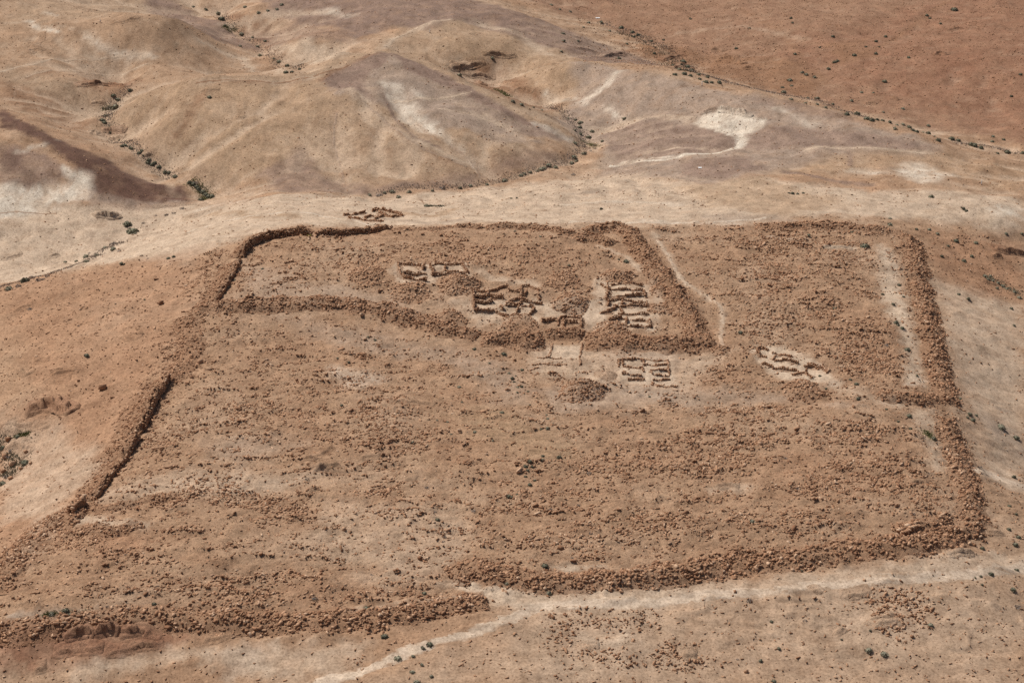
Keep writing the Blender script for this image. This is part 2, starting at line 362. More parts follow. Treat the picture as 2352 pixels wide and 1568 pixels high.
 ('l',SAND,.85,2,.8,'1735,805 1760,840 1800,865 1850,880'), ('l',SAND,.8,1.5,.6,'1740,797 1800,800 1850,815'), ('l',SAND,.6,2,1,'1850,830 1890,850 1915,880'),
 ('p',SAND,1,2.5,0,'2020,560 2045,570 2070,650 2095,760 2120,880 2085,880 2080,800 2040,720 2020,660'),
 ('p',MARL,.5,1.5,0,'2085,870 2125,875 2120,888 2080,885'),
 ('l',SAND,.9,1,.8,'1900,567 1960,570'), ('l',SAND,.8,1,.8,'1770,545 1820,550'),
 ('p',SAND,.6,3,0,'2080,930 2150,950 2165,1080 2140,1090 2120,1010'),
 ('p',SAND,.9,1.5,0,'1395,655 1485,653 1500,757 1412,757'),
 ('p',SAND,.75,1.5,0,'1088,690 1242,688 1232,737 1095,727'), ('p',SAND,.95,1.2,0,'1415,826 1540,824 1556,888 1430,877'),
 ('p',SAND,.95,1.6,0,'1730,800 1800,798 1895,843 1910,872 1850,882 1775,857 1740,826'), ('p',SAND,.8,1.5,0,'908,606 1078,603 1080,636 990,640 916,647'),
 ('p',SAND,.95,1,0,'1260,793 1338,793 1332,823 1255,821'),
 ('p',SAND,.95,1.5,0,'1000,1338 1040,1350 1100,1366 1130,1390 1200,1398 1270,1392 1230,1362 1180,1350 1110,1345 1050,1335'),
 ('l',SAND,.6,3,1.5,'1850,860 1960,900 2050,930'),
 ('p',SAND,.9,1.6,0,'790,1395 900,1392 1050,1367 1060,1375 900,1402 800,1408'),
 ('p',SAND,.9,1.4,0,'1265,1300 1390,1298 1390,1306 1300,1316'),
 ('p',SAND,.4,7,0,'760,1160 1000,1160 1080,1230 1050,1320 900,1350 750,1290 700,1220'),
 ('p',SAND,.5,5,0,'240,1130 420,1080 720,1090 640,1130 420,1120 280,1160'),
 ('p',GREY,.4,4,0,'470,1020 640,990 700,1020 620,1060 480,1050'),
 ('l',SAND,.8,2,1,'190,1195 260,1200 330,1205'),
 ('p',OCHR,.75,4,0,'1020,950 1150,940 1290,1000 1330,1050 1240,1060 1120,1010'),
 ('p',ORNG,.5,3,0,'200,1230 340,1230 330,1270 220,1290'),
 ('l',GREY,.8,2,1,'35,1415 110,1412 210,1412'),
 ('l',SAND,.7,1.6,.8,'1330,1465 1380,1478 1420,1475 1440,1458'),
 ('l',SAND,.5,2,1,'1640,1125 1720,1120'),
 ('l',TRAIL,.8,1.2,1.6,'2240,1080 2290,1095 2352,1118'),
]
PATHPX = '700,1580 780,1556 849,1536 918,1503 987,1478 1073,1457 1142,1433 1193,1410 1238,1393 1331,1385 1417,1387 1486,1384 1572,1374 1690,1361 1793,1352 1896,1341 2000,1334 2103,1328 2206,1321 2275,1312 2352,1301 2480,1290'
def soil(x, y):
    """base soil colour (linear) and stoniness at world points"""
    n = x.shape[0]
    c = np.tile(TAN, (n, 1))
    v = fbm(x/28, y/22, 31, 4)[:,None]
    c = c*(1-.35*np.clip(v,0,1)) + ORNG*.35*np.clip(v,0,1)
    c = c*(1-.4*np.clip(-v,0,1)) + SAND*.4*np.clip(-v,0,1)
    camp = mask('p', CAMP, 3, x, y)
    rough = camp*1.0
    v2 = sstep(-.1, .5, fbm(x/7, y/3.0, 33, 4))[:,None]*camp[:,None]
    c = c*(1-.3*v2) + BRWN*.3*v2
    streak = 1+.35*fbm(x/4, y/3, 35, 3); streak2 = 1+.75*fbm(x/1.8+2*perlin(x/7,y/7,95), y/4.5, 96, 4); pur = np.zeros(n); flat = np.zeros(n)
    for kind, colr, k, soft, wid, s in SOIL:
        m = mask(kind, s, soft*(.75 if colr is MARL else .40 if colr is PURP or colr is DPUR or colr is LPUR  else .6), x, y, wid)*k
        # gravelly edge: break the patch up into streaks
        m = np.clip(m*(streak2 if colr is MARL else streak), 0, 1)
        if colr is PURP or colr is DPUR or colr is LPUR: pur = np.maximum(pur, m)
        else: pur = pur*(1-m)
        if colr is PLAIN: flat = m
        if colr is SAND or colr is MARL or colr is GREY: rough = rough*(1-.7*m)
        c = c*(1-m[:,None]) + colr*m[:,None]
    # washed pale soil in the hollows, dark varnished gravel on the shoulders of the hills
    hl = sstep(430, 520, y)*(1-.9*flat)
    if hl.max() > 0:
        h0 = hgrid(x, y)
        cav = (hgrid(x+3,y)+hgrid(x-3,y)+hgrid(x,y+3)+hgrid(x,y-3))/4-h0 + .05*fbm(x/2.5, y/2.5, 39, 3)
        k = (sstep(.03, .20, cav)*.34*hl*(1-pur))[:,None]; c = c*(1-k)+(c*.45+SAND*.55)*k*1.06
        k = (sstep(.03, .20, -cav)*.35*hl)[:,None]; c = c*(1-k)+c*.80*k
        fa = samp(FLOW, x, y)+.5*fbm(x/1.5, y/1.5, 97, 2)
        k = (sstep(3.2, 5.5, fa)*.6*hl*(1-.6*pur))[:,None]; c = c*(1-k)+(c*.3+SAND*.7)*k*1.05
        fl = sstep(.15, .5, fbm(x/2.2+3*perlin(x/9,y/9,91), y/6, 92, 4))*hl*(1-.9*pur)
        c = c*(1-.2*fl[:,None])+SAND*.2*fl[:,None]
        fd = sstep(.1, .55, fbm(x/3.1, y/5, 93, 4))*hl
        c = c*(1-.14*fd[:,None])
    c = c*(1+.10*fbm(x/5, y/4, 37, 4)+.07*fbm(x/1.4, y/1.2, 38, 2))[:,None]
    return np.clip(c, .01, .9), np.clip(rough, 0, 1)

# ------------------------------------------------------------------ materials
def new_mat(name):
    m = bpy.data.materials.new(name); m.use_nodes = True
    t = m.node_tree; b = t.nodes['Principled BSDF']
    b.inputs['Roughness'].default_value = 0.95; b.inputs['Specular IOR Level'].default_value = 0.12
    return m, t, b
def nd(t, typ, **kw):
    n = t.nodes.new(typ)
    for k, v in kw.items():
        if k.startswith('i_'): n.inputs[k[2:].replace('_', ' ')].default_value = v
        else: setattr(n, k, v)
    return n
def mathn(t, op, a, b=None, clamp=False):
    n = t.nodes.new('ShaderNodeMath'); n.operation = op; n.use_clamp = clamp
    for i, v in enumerate((a, b)):
        if v is None: continue
        if isinstance(v, (int, float)): n.inputs[i].default_value = v
        else: t.links.new(v, n.inputs[i])
    return n.outputs[0]
def ramp(t, fac, stops):
    r = t.nodes.new('ShaderNodeValToRGB'); e = r.color_ramp.elements
    while len(e) < len(stops): e.new(.5)
    for q, (p, c) in zip(e, stops):
        q.position = p; q.color = (*c, 1) if len(c) == 3 else c
    t.links.new(fac, r.inputs[0]); return r.outputs[0]
def mulcol(t, a, b, fac=1.0, mode='MULTIPLY'):
    n = t.nodes.new('ShaderNodeMix'); n.data_type = 'RGBA'; n.blend_type = mode
    n.inputs[0].default_value = fac
    t.links.new(a, n.inputs[6])
    if isinstance(b, tuple): n.inputs[7].default_value = b
    else: t.links.new(b, n.inputs[7])
    return n.outputs[2]

def soil_material(name):
    m, t, b = new_mat(name)
    at = nd(t, 'ShaderNodeAttribute', attribute_name='soil'); ro = nd(t, 'ShaderNodeAttribute', attribute_name='stony')
    tc = nd(t, 'ShaderNodeTexCoord')
    def noise(scale, det, dist=0.0, stretch=None):
        n = nd(t, 'ShaderNodeTexNoise', i_Scale=scale, i_Detail=det, i_Roughness=.62, i_Distortion=dist)
        t.links.new(tc.outputs['Object'], n.inputs['Vector']); return n.outputs['Fac']
    n1 = noise(.9, 6); n2 = noise(2.6, 5); n3 = noise(.16, 5, .6)
    gv = nd(t, 'ShaderNodeTexVoronoi', i_Scale=1.9); t.links.new(tc.outputs['Object'], gv.inputs['Vector'])
    peb = mathn(t, 'LESS_THAN', gv.outputs['Distance'], .20)                  # pebbles: small discs, each of its own tone
    sepc = nd(t, 'ShaderNodeSeparateColor'); t.links.new(gv.outputs['Color'], sepc.inputs[0])
    keep = mathn(t, 'LESS_THAN', sepc.outputs[0], .42); peb = mathn(t, 'MULTIPLY', peb, keep)
    grain = ramp(t, n2, [(.30,(.66,.63,.60)),(.5,(1,1,1)),(.70,(1.26,1.26,1.25))])
    col = mulcol(t, at.outputs['Color'], grain)
    mott = ramp(t, n1, [(.28,(.88,.86,.84)),(.5,(1,1,1)),(.75,(1.08,1.08,1.08))])
    col = mulcol(t, col, mott)
    big = ramp(t, n3, [(.3,(.90,.88,.86)),(.5,(1,1,1)),(.7,(1.07,1.07,1.06))])
    col = mulcol(t, col, big)
    nm = nd(t, 'ShaderNodeMapping'); nm.inputs['Scale'].default_value = (1, .6, 1); t.links.new(tc.outputs['Object'], nm.inputs['Vector'])
    n4 = nd(t, 'ShaderNodeTexNoise', i_Scale=.30, i_Detail=10.0, i_Roughness=.74, i_Distortion=.5); t.links.new(nm.outputs[0], n4.inputs['Vector'])
    col = mulcol(t, col, ramp(t, n4.outputs['Fac'], [(.36,(.78,.75,.73)),(.47,(.97,.97,.965)),(.55,(1.03,1.03,1.03)),(.66,(1.16,1.16,1.15))]))
    ptone = ramp(t, sepc.outputs[1], [(0,(.60,.56,.53)),(.6,(.85,.83,.8)),(1,(1.28,1.25,1.2))])
    pm = nd(t, 'ShaderNodeMix', data_type='RGBA', blend_type='MULTIPLY')
    t.links.new(peb, pm.inputs[0]); t.links.new(col, pm.inputs[6]); t.links.new(ptone, pm.inputs[7])
    t.links.new(pm.outputs[2], b.inputs['Base Color'])
    hgt = mathn(t, 'ADD', mathn(t, 'MULTIPLY', n1, .35), mathn(t, 'MULTIPLY', n2, .34))
    hgt = mathn(t, 'ADD', hgt, mathn(t, 'MULTIPLY', peb, .12))
    cv = nd(t, 'ShaderNodeTexNoise', i_Scale=1.7, i_Detail=7.0, i_Roughness=.72, i_Distortion=.8); t.links.new(tc.outputs['Object'], cv.inputs['Vector'])
    hgt = mathn(t, 'ADD', hgt, mathn(t, 'MULTIPLY', mathn(t, 'MULTIPLY', cv.outputs['Fac'], ro.outputs['Fac']), .6))
    stg = mathn(t, 'ADD', mathn(t, 'MULTIPLY', ro.outputs['Fac'], .45), .5)
    bp = nd(t, 'ShaderNodeBump', i_Distance=.30)
    t.links.new(stg, bp.inputs['Strength']); t.links.new(hgt, bp.inputs['Height'])
    t.links.new(bp.outputs[0], b.inputs['Normal'])
    return m
M_SOIL = soil_material('desert_soil')

STONE_RAMP = [(0,tuple(soilc(138,98,73))),(.35,tuple(soilc(174,131,100))),(.7,tuple(soilc(200,158,125))),(.93,tuple(soilc(218,184,153))),(1,tuple(soilc(236,215,194)))]
def stone_material(name, src, rampstops=STONE_RAMP, bump=.5, scale=4.0):
    m, t, b = new_mat(name)
    if src == 'attr': f = nd(t, 'ShaderNodeAttribute', attribute_name='tone').outputs['Fac']
    else: f = nd(t, 'ShaderNodeObjectInfo').outputs['Random']
    tc = nd(t, 'ShaderNodeTexCoord')
    n = nd(t, 'ShaderNodeTexNoise', i_Scale=scale, i_Detail=4.0); 
    ge = nd(t, 'ShaderNodeNewGeometry'); t.links.new(ge.outputs['Position'], n.inputs['Vector'])
    f2 = mathn(t, 'ADD', mathn(t, 'MULTIPLY', f, .8), mathn(t, 'MULTIPLY', n.outputs['Fac'], .22))
    col = ramp(t, f2, rampstops)
    t.links.new(col, b.inputs['Base Color'])
    bp = nd(t, 'ShaderNodeBump', i_Distance=.08, i_Strength=bump); t.links.new(n.outputs['Fac'], bp.inputs['Height'])
    t.links.new(bp.outputs[0], b.inputs['Normal'])
    return m
M_STONE = stone_material('limestone_block', 'random'); M_RUBBLE = stone_material('limestone_rubble', 'attr')
LEDGE_RAMP = [(0,tuple(soilc(120,78,54))),(.4,tuple(soilc(150,104,74))),(.75,tuple(soilc(182,138,104))),(1,tuple(soilc(206,172,142)))]
def ledge_material():
    m, t, b = new_mat('layered_rock')
    ge = nd(t, 'ShaderNodeNewGeometry'); mp = nd(t, 'ShaderNodeMapping'); mp.inputs['Scale'].default_value = (.5,.5,3.5)
    t.links.new(ge.outputs['Position'], mp.inputs['Vector'])
    n = nd(t, 'ShaderNodeTexNoise', i_Scale=1.3, i_Detail=6.0, i_Roughness=.65); t.links.new(mp.outputs[0], n.inputs['Vector'])
    t.links.new(ramp(t, n.outputs['Fac'], [(.2+.6*p, c) for p, c in LEDGE_RAMP]), b.inputs['Base Color'])
    bp = nd(t, 'ShaderNodeBump', i_Distance=.3, i_Strength=.7); t.links.new(n.outputs['Fac'], bp.inputs['Height'])
    t.links.new(bp.outputs[0], b.inputs['Normal'])
    return m
M_LEDGE = ledge_material()
def flat_material(name, rgb, var=.25, scale=2.0):
    m, t, b = new_mat(name)
    ge = nd(t, 'ShaderNodeNewGeometry'); n = nd(t, 'ShaderNodeTexNoise', i_Scale=scale, i_Detail=3.0)
    t.links.new(ge.outputs['Position'], n.inputs['Vector'])
    r = nd(t, 'ShaderNodeObjectInfo').outputs['Random']
    f = mathn(t, 'ADD', mathn(t, 'MULTIPLY', n.outputs['Fac'], .7), mathn(t, 'MULTIPLY', r, .3))
    a = np.array(rgb); t.links.new(ramp(t, f, [(.2,tuple(a*(1-var))),(.8,tuple(np.minimum(a*(1+var),1)))]), b.inputs['Base Color'])
    return m
M_GREEN = flat_material('shrub_green', (.235,.215,.15), .35); M_DARK = flat_material('shrub_dark_green', (.165,.155,.105), .35)
M_DRY = flat_material('shrub_dry_grey', (.30,.255,.22), .25); M_STEM = flat_material('shrub_stems', (.16,.115,.08), .3)
M_GRASS = flat_material('fresh_grass', (.19,.19,.075), .4); M_WHITE = flat_material('white_paint', (.80,.80,.77), .05)
M_YELLOW = flat_material('yellow_paint', (.75,.66,.12), .08); M_STEEL = flat_material('grey_steel', (.22,.21,.20), .1)

# ------------------------------------------------------------------ object helpers
def mesh(name, verts, faces, mat, smooth=False):
    me = bpy.data.meshes.new(name)
    verts = np.asarray(verts, np.float32); faces = np.asarray(faces, np.int32)
    k = faces.shape[1]
    me.vertices.add(len(verts)); me.vertices.foreach_set('co', verts.ravel())
    me.loops.add(faces.size); me.loops.foreach_set('vertex_index', faces.ravel())
    me.polygons.add(len(faces)); me.polygons.foreach_set('loop_start', np.arange(0, faces.size, k, dtype=np.int32))
    if smooth: me.polygons.foreach_set('use_smooth', np.ones(len(faces), bool))
    me.materials.append(mat); me.update(calc_edges=True)
    return me
def link(name, data, parent=None, loc=None):
    o = bpy.data.objects.new(name, data); COL.objects.link(o)
    if parent is not None: o.parent = parent
    if loc is not None: o.location = loc
    return o
def tag(o, label=None, cat=None, group=None, kind=None):
    if label: o['label'] = label
    if cat: o['category'] = cat
    if group: o['group'] = group
    if kind: o['kind'] = kind
    return o
def grid_faces(nr, nc):
    i = np.arange((nr-1)*(nc-1)); r = i//(nc-1); c = i%(nc-1); a = r*nc+c
    return np.stack([a, a+1, a+nc+1, a+nc], 1)
def put_soil(me, x, y):
    c, r = soil(x, y)
    a = me.attributes.new('soil', 'FLOAT_COLOR', 'POINT')
    a.data.foreach_set('color', np.c_[c, np.ones(len(c))].astype(np.float32).ravel())
    s = me.attributes.new('stony', 'FLOAT', 'POINT'); s.data.foreach_set('value', r.astype(np.float32))

# ------------------------------------------------------------------ the pale scars are cut into the land
def cut_scars():
    global CUT, HG
    x = _MX.ravel()*1.0; y = _MY.ravel()*1.0; c = np.zeros(x.shape)
    rag = .55+.9*np.abs(perlin(x/3.2+1.5*perlin(x/6,y/6,66), y/6.5, 67))
    for kind, colr, k, soft, wid, s in SOIL:
        if colr is MARL and k >= .7 and y.size:
            big = .7 if s.startswith('1598') else .8 if kind == 'p' else .4
            c = np.maximum(c, mask(kind, s, soft*.5, x, y, wid)*big*rag)
    c = (c*sstep(440, 470, y)).reshape(_MX.shape)
    for _ in range(3):
        p = np.pad(c, 1, mode='edge'); c = (2*c+p[:-2,1:-1]+p[2:,1:-1]+p[1:-1,:-2]+p[1:-1,2:])/6
    # sharp crests and incised gully beds
    for s in ('450,195 600,188 740,181 870,122', '870,122 1000,165 1130,230 1250,282 1315,325', '0,255 110,322 220,385 430,455', '1300,150 1500,175 1700,214 1900,261 2100,311',
              '150,62 230,58 330,45 410,52 480,75', '625,112 710,95 800,110', '1000,62 1150,28 1300,85 1400,112', '640,446 560,452 470,470', '820,230 950,330 1060,385'):
        d = seg_dist(x, y, pp(s)).reshape(_MX.shape); c = c-(1.7 if s.startswith(('450','870')) else .95)*np.exp(-d/(6.0 if s.startswith(('450','870')) else 4.0))
    for s in ('299,206 265,230 243,265 251,300 300,338 350,376 400,405 480,450', '444,14 505,35 530,66 560,85 600,110 640,140 688,160', '1400,50 1480,90 1560,140', '1245,240 1330,290 1345,330 1320,368 1240,388 1120,420 1010,429 870,443',
              '772,258 768,340 792,425', '900,225 950,290 1040,345 1098,388', '1130,180 1200,230'):
        d = seg_dist(x, y, pp(s)).reshape(_MX.shape); c = c+.8*np.exp(-d/2.0)
    CUT = CUT+c; HG = HG-c
cut_scars(); _WC.clear()

# ------------------------------------------------------------------ ground, one sheet out to the horizon
rows = np.linspace(1700, -120, 610)
ang = PITCH - np.arctan((H0/2-rows)/FPX)
ys = (CAM_H+4)/np.tan(ang)
ys = np.r_[np.linspace(-700, ys[0], 24)[:-1], ys, ys[-1]+np.geomspace(6, 6500, 40)]
cols = np.linspace(-260, 2610, 600)
us = (cols-W0/2)/FPX
us = np.r_[us[0]-np.geomspace(.01, 3, 24)[::-1], us, us[-1]+np.geomspace(.01, 3, 24)]
wy = np.maximum(np.hypot(ys, CAM_H), 300)
GXm = us[None,:]*wy[:,None]; GYm = np.broadcast_to(ys[:,None], GXm.shape)
gx, gy = GXm.ravel(), GYm.ravel()
gz = HB(gx, gy)
micro = mask('p', CAMP, 4, gx, gy)
gz = gz + (.05+.10*micro)*fbm(gx/1.5, gy/1.0, 51, 2) + .10*micro*np.maximum(0, fbm(gx/2.6, gy/1.1, 52, 3))
g_me = mesh('ground', np.c_[gx, gy, gz], grid_faces(len(ys), len(us)), M_SOIL, True)
put_soil(g_me, gx, gy)
ground = tag(link('ground', g_me), 'stony tan desert ground rising into bare eroded hills', kind='structure')

# ------------------------------------------------------------------ trodden path, a thin sheet on the ground
def smooth_line(pts, step=.5, it=3):
    pts = np.asarray(pts, float)
    for _ in range(it):
        q = [pts[0]]
        for a, b in zip(pts[:-1], pts[1:]): q += [a*.75+b*.25, a*.25+b*.75]
        q.append(pts[-1]); pts = np.array(q)
    d = np.r_[0, np.cumsum(np.hypot(*np.diff(pts, axis=0).T))]
    n = max(3, int(d[-1]/step)+1); s = np.linspace(0, d[-1], n)
    p = np.c_[np.interp(s, d, pts[:,0]), np.interp(s, d, pts[:,1])]
    tg = np.gradient(p, axis=0); tg /= np.hypot(tg[:,0], tg[:,1])[:,None]+1e-9
    return p, s, np.c_[tg[:,1], -tg[:,0]]            # points, arc length, right-hand normal
def build_path(name, px, width, label, kk=1.0, tint=None):
    p, s, nrm = smooth_line(pp(px))
    ac = np.linspace(-1, 1, 9)
    wv = width*(1+.25*fbm(s/6, s*0, 61, 3))
    mid = .35*fbm(s/5, s*0+4, 62, 3)
    off = ac[None,:]*wv[:,None]+mid[:,None]
    x = p[:,0,None]+nrm[:,0,None]*off; y = p[:,1,None]+nrm[:,1,None]*off
    z = HB(x, y)+.075-.12*np.abs(ac)[None,:]**3 - .03*(1-ac**2)[None,:]
    me = mesh(name, np.c_[x.ravel(), y.ravel(), z.ravel()], grid_faces(len(s), 9), M_SOIL, True)
    c, r = soil(x.ravel(), y.ravel())
    k = (sstep(1.0, .45, np.abs(np.tile(ac, len(s))) + .6*fbm(x.ravel()/1.2, y.ravel()/1.2, 63, 3)))[:,None]*kk
    c = c*(1-k) + (TRAIL if tint is None else tint)*(1+.10*fbm(x.ravel()/2, y.ravel()/2, 64, 3))[:,None]*k
    a = me.attributes.new('soil', 'FLOAT_COLOR', 'POINT'); a.data.foreach_set('color', np.c_[c, np.ones(len(c))].astype(np.float32).ravel())
    q = me.attributes.new('stony', 'FLOAT', 'POINT'); q.data.foreach_set('value', np.zeros(len(c), np.float32))
    return tag(link(name, me), label, kind='structure')
build_path('path', PATHPX, 1.45, 'pale trodden path crossing below the near camp wall')
build_path('path', '1500,530 1530,580 1560,640 1620,680 1655,700 1660,730 1655,775 1660,800', .55, 'thin pale footpath along the right wall of the inner camp', .45)
build_path('path', '2235,1078 2290,1095 2352,1118 2440,1140', 1.0, 'pale track leaving the right camp corner')

# goat tracks and gully beds on the hills
for px, wd, kk, tint, lb in (
    ('1705,325 1690,343 1640,352 1560,362 1480,371 1400,380', .8, .9, MARL, 'white wash track leading left from the landslip scar'),
    ('0,166 80,146 180,131 330,122', .5, .6, SAND, 'faint goat track on the upper left slope'),
    ('60,178 200,157 340,148', .4, .5, SAND, 'second faint goat track on the upper left slope'),
    ('450,191 600,189 740,174 800,150', .5, .8, BRWN, 'dark track along the crest of the large central hill'),
    ('895,234 1000,229 1085,212', .4, .6, SAND, 'thin pale track across the pointed hill'),
    ('1000,250 1080,262 1180,300', .4, .5, SAND, 'thin pale track on the right flank of the pointed hill'),
    ('885,108 910,85 960,62 1035,45', .7, .7, SAND, 'pale track behind the pointed hill'),
    ('772,260 766,300 769,340 780,380 792,424', .45, .45, GREY, 'stony gully bed in the large central hill'),
    ('1010,318 1060,352 1092,382 1108,420', .45, .45, GREY, 'stony gully bed at the foot of the pointed hill'),
    ('815,216 870,262 935,322 1010,360 1072,384', .5, .6, GREY, 'long rill down the front of the pointed hill'),
    ('1340,292 1440,274 1600,270', .6, .6, SAND, 'pale line along the spur below the right ridge'),
    ('1850,346 1900,339 2020,342 2140,354', .6, .6, SAND, 'pale line round the foot of the right ridge'),
    ('430,535 520,505 640,490 760,497 860,515', .5, .5, MARL, 'footpath over the pale saddle'),
    ('1300,512 1500,512 1700,507 1760,500', .6, .5, MARL, 'footpath on the saddle outside the far wall'),
    ('0,490 60,487 130,490', .4, .6, BRWN, 'thin dark line on the pale flat at left')):
    build_path('path', px, wd, lb, kk, tint)
# ------------------------------------------------------------------ stones
def hull_proto(npts, seed, flat):
    r = np.random.default_rng(seed); bm = bmesh.new()
    cub = np.array([[a,b,c] for a in (-1,1) for b in (-1,1) for c in (-1,1)], float)
    p = cub*(1-.42*r.random((8,3)))
    if npts > 8: p = np.concatenate([p, r.uniform(-1, 1, (npts-8, 3))*np.array([1,1,1])*.98])
    if npts < 8: p = p[r.permutation(8)[:npts]]
    p *= np.array([1, .78, flat])*.5
    for q in p: bm.verts.new(q)
    res = bmesh.ops.convex_hull(bm, input=bm.verts)
    bmesh.ops.delete(bm, geom=[v for v in bm.verts if not v.link_faces], context='VERTS')
    bmesh.ops.triangulate(bm, faces=bm.faces)
    bmesh.ops.recalc_face_normals(bm, faces=bm.faces)
    bm.verts.index_update()
    V = np.array([v.co[:] for v in bm.verts]); F = np.array([[v.index for v in f.verts] for f in bm.faces]); bm.free()
    V -= (V.max(0)+V.min(0))/2
    return V, F
TINY = [hull_proto(6, 150+i, .36) for i in range(6)]
SMALL = [hull_proto(8, 100+i, .36) for i in range(7)]
BIG = [hull_proto(10, 200+i, .42) for i in range(9)]
BIGMESH = [mesh('stone', v, f, M_STONE) for v, f in BIG]
def rotmats(yaw, tx, ty):
    cy, sy, cx, sx, ct, st = np.cos(yaw), np.sin(yaw), np.cos(tx), np.sin(tx), np.cos(ty), np.sin(ty)
    z = np.zeros_like(yaw); o = z+1
    A = np.stack([np.stack([cy,-sy,z],-1), np.stack([sy,cy,z],-1), np.stack([z,z,o],-1)],-2)
    B = np.stack([np.stack([o,z,z],-1), np.stack([z,cx,-sx],-1), np.stack([z,sx,cx],-1)],-2)
    C = np.stack([np.stack([ct,z,st],-1), np.stack([z,o,z],-1), np.stack([-st,z,ct],-1)],-2)
    return A@B@C
def stones_mesh(name, pos, size, yaw, tx, ty, tone, protos, mat):
    R = rotmats(yaw, tx, ty); which = RNG.integers(0, len(protos), len(pos))
    vs, fs, ts, off = [], [], [], 0
    for k, (V, F) in enumerate(protos):
        m = which == k; n = m.sum()
        if not n: continue
        v = (V[None]*size[m][:,None,:]) @ np.swapaxes(R[m],1,2) + pos[m][:,None,:]
        vs.append(v.reshape(-1,3)); fs.append((F[None]+(np.arange(n)*len(V))[:,None,None]+off).reshape(-1,3))
        ts.append(np.repeat(tone[m], len(V))); off += n*len(V)
    me = mesh(name, np.concatenate(vs), np.concatenate(fs), mat)
    a = me.attributes.new('tone', 'FLOAT', 'POINT'); a.data.foreach_set('value', np.concatenate(ts).astype(np.float32))
    return me
from mathutils import Matrix, Euler
def stone_objects(parent, pos, size, yaw, tx, ty, origin, name='stone'):
    out = []
    for i in range(len(pos)):
        o = bpy.data.objects.new(name, BIGMESH[int(RNG.integers(0, len(BIGMESH)))]); COL.objects.link(o)
        if parent is not None: o.parent = parent
        o.location = pos[i]-origin
        o.rotation_mode = 'XYZ'
        o.rotation_euler = Matrix(rotmats(yaw[i:i+1], tx[i:i+1], ty[i:i+1])[0].tolist()).to_euler()
        o.scale = size[i]
        out.append(o)
    return out
def empty(name, loc):
    o = bpy.data.objects.new(name, None); o.empty_display_size = .5; COL.objects.link(o); o.location = loc
    return o
def cover(parent, pos, s, origin, tone, min_px, cap, flatness=.7, tilt=.5, stuff='rubble', protos=None):
    """stones on a wall or heap: the largest as parts, the rest joined"""
    n = len(pos)
    if n == 0: return
    size = s[:,None]*np.c_[RNG.uniform(.85,1.35,n), RNG.uniform(.75,1.1,n), RNG.uniform(.8,1.2,n)*flatness/.66]
    yaw = RNG.uniform(0, 6.283, n); tx = RNG.normal(0, tilt, n); ty = RNG.normal(0, tilt, n)
    px = s*1.1/mpp(pos[:,1])
    order = np.argsort(-px); big = order[:cap]; big = big[px[big] >= min_px]
    rest = np.setdiff1d(order, big)
    if len(big): stone_objects(parent, pos[big], size[big], yaw[big], tx[big], ty[big], origin)
    if len(rest):
        me = stones_mesh(stuff, pos[rest]-origin, size[rest], yaw[rest], tx[rest], ty[rest], tone[rest], protos or SMALL, M_RUBBLE)
        tag(link(stuff, me, parent), kind='stuff')
def tones(n, lo=.15, hi=.85): return np.clip(RNG.normal((lo+hi)/2, (hi-lo)/3.2, n), 0, 1)

# ------------------------------------------------------------------ rubble walls of the camp
DENS_K, SIZE_K = 2.15, .71
COUNT = {}
def wall_core(px, prof, seed, hvar=.3, step=.5, world=None):
    p, s, nrm = smooth_line(pp(px) if world is None else world, step)
    od = np.array([a for a, b in prof]); oh = np.array([b for a, b in prof])
    # resample across
    L = np.r_[0, np.cumsum(np.hypot(np.diff(od), np.diff(oh)))]
    k = max(len(prof), int(L[-1]/.42)+1); q = np.unique(np.r_[np.linspace(0, L[-1], k), L])
    d = np.interp(q, L, od); h = np.interp(q, L, oh)
    end = np.minimum(1, np.minimum(s, s[-1]-s)/1.2+.12)
    env = end*(1+hvar*fbm(s/5, s*0+seed, seed, 3)+hvar*.6*fbm(s/1.6, s*0+seed, seed+1, 2))
    wob = .5*fbm(s/4, s*0+seed, seed+2, 3)*min(1, abs(od).max()/2)
    off = d[None,:]*(1+.2*fbm(s/5, s*0+seed+9, seed+3, 2))[:,None]+wob[:,None]
    x = p[:,0,None]+nrm[:,0,None]*off; y = p[:,1,None]+nrm[:,1,None]*off
    z0 = HB(x, y); rough = fbm(x/.9, y/.9, seed+4, 3)
    z = z0 + np.maximum(h,0)[None,:]*env[:,None]*(1+.22*rough) + .10*rough*(h>.15)[None,:] - .12*(h<=.02)[None,:]
    return p, s, x, y, z, d, h
LOW = .72
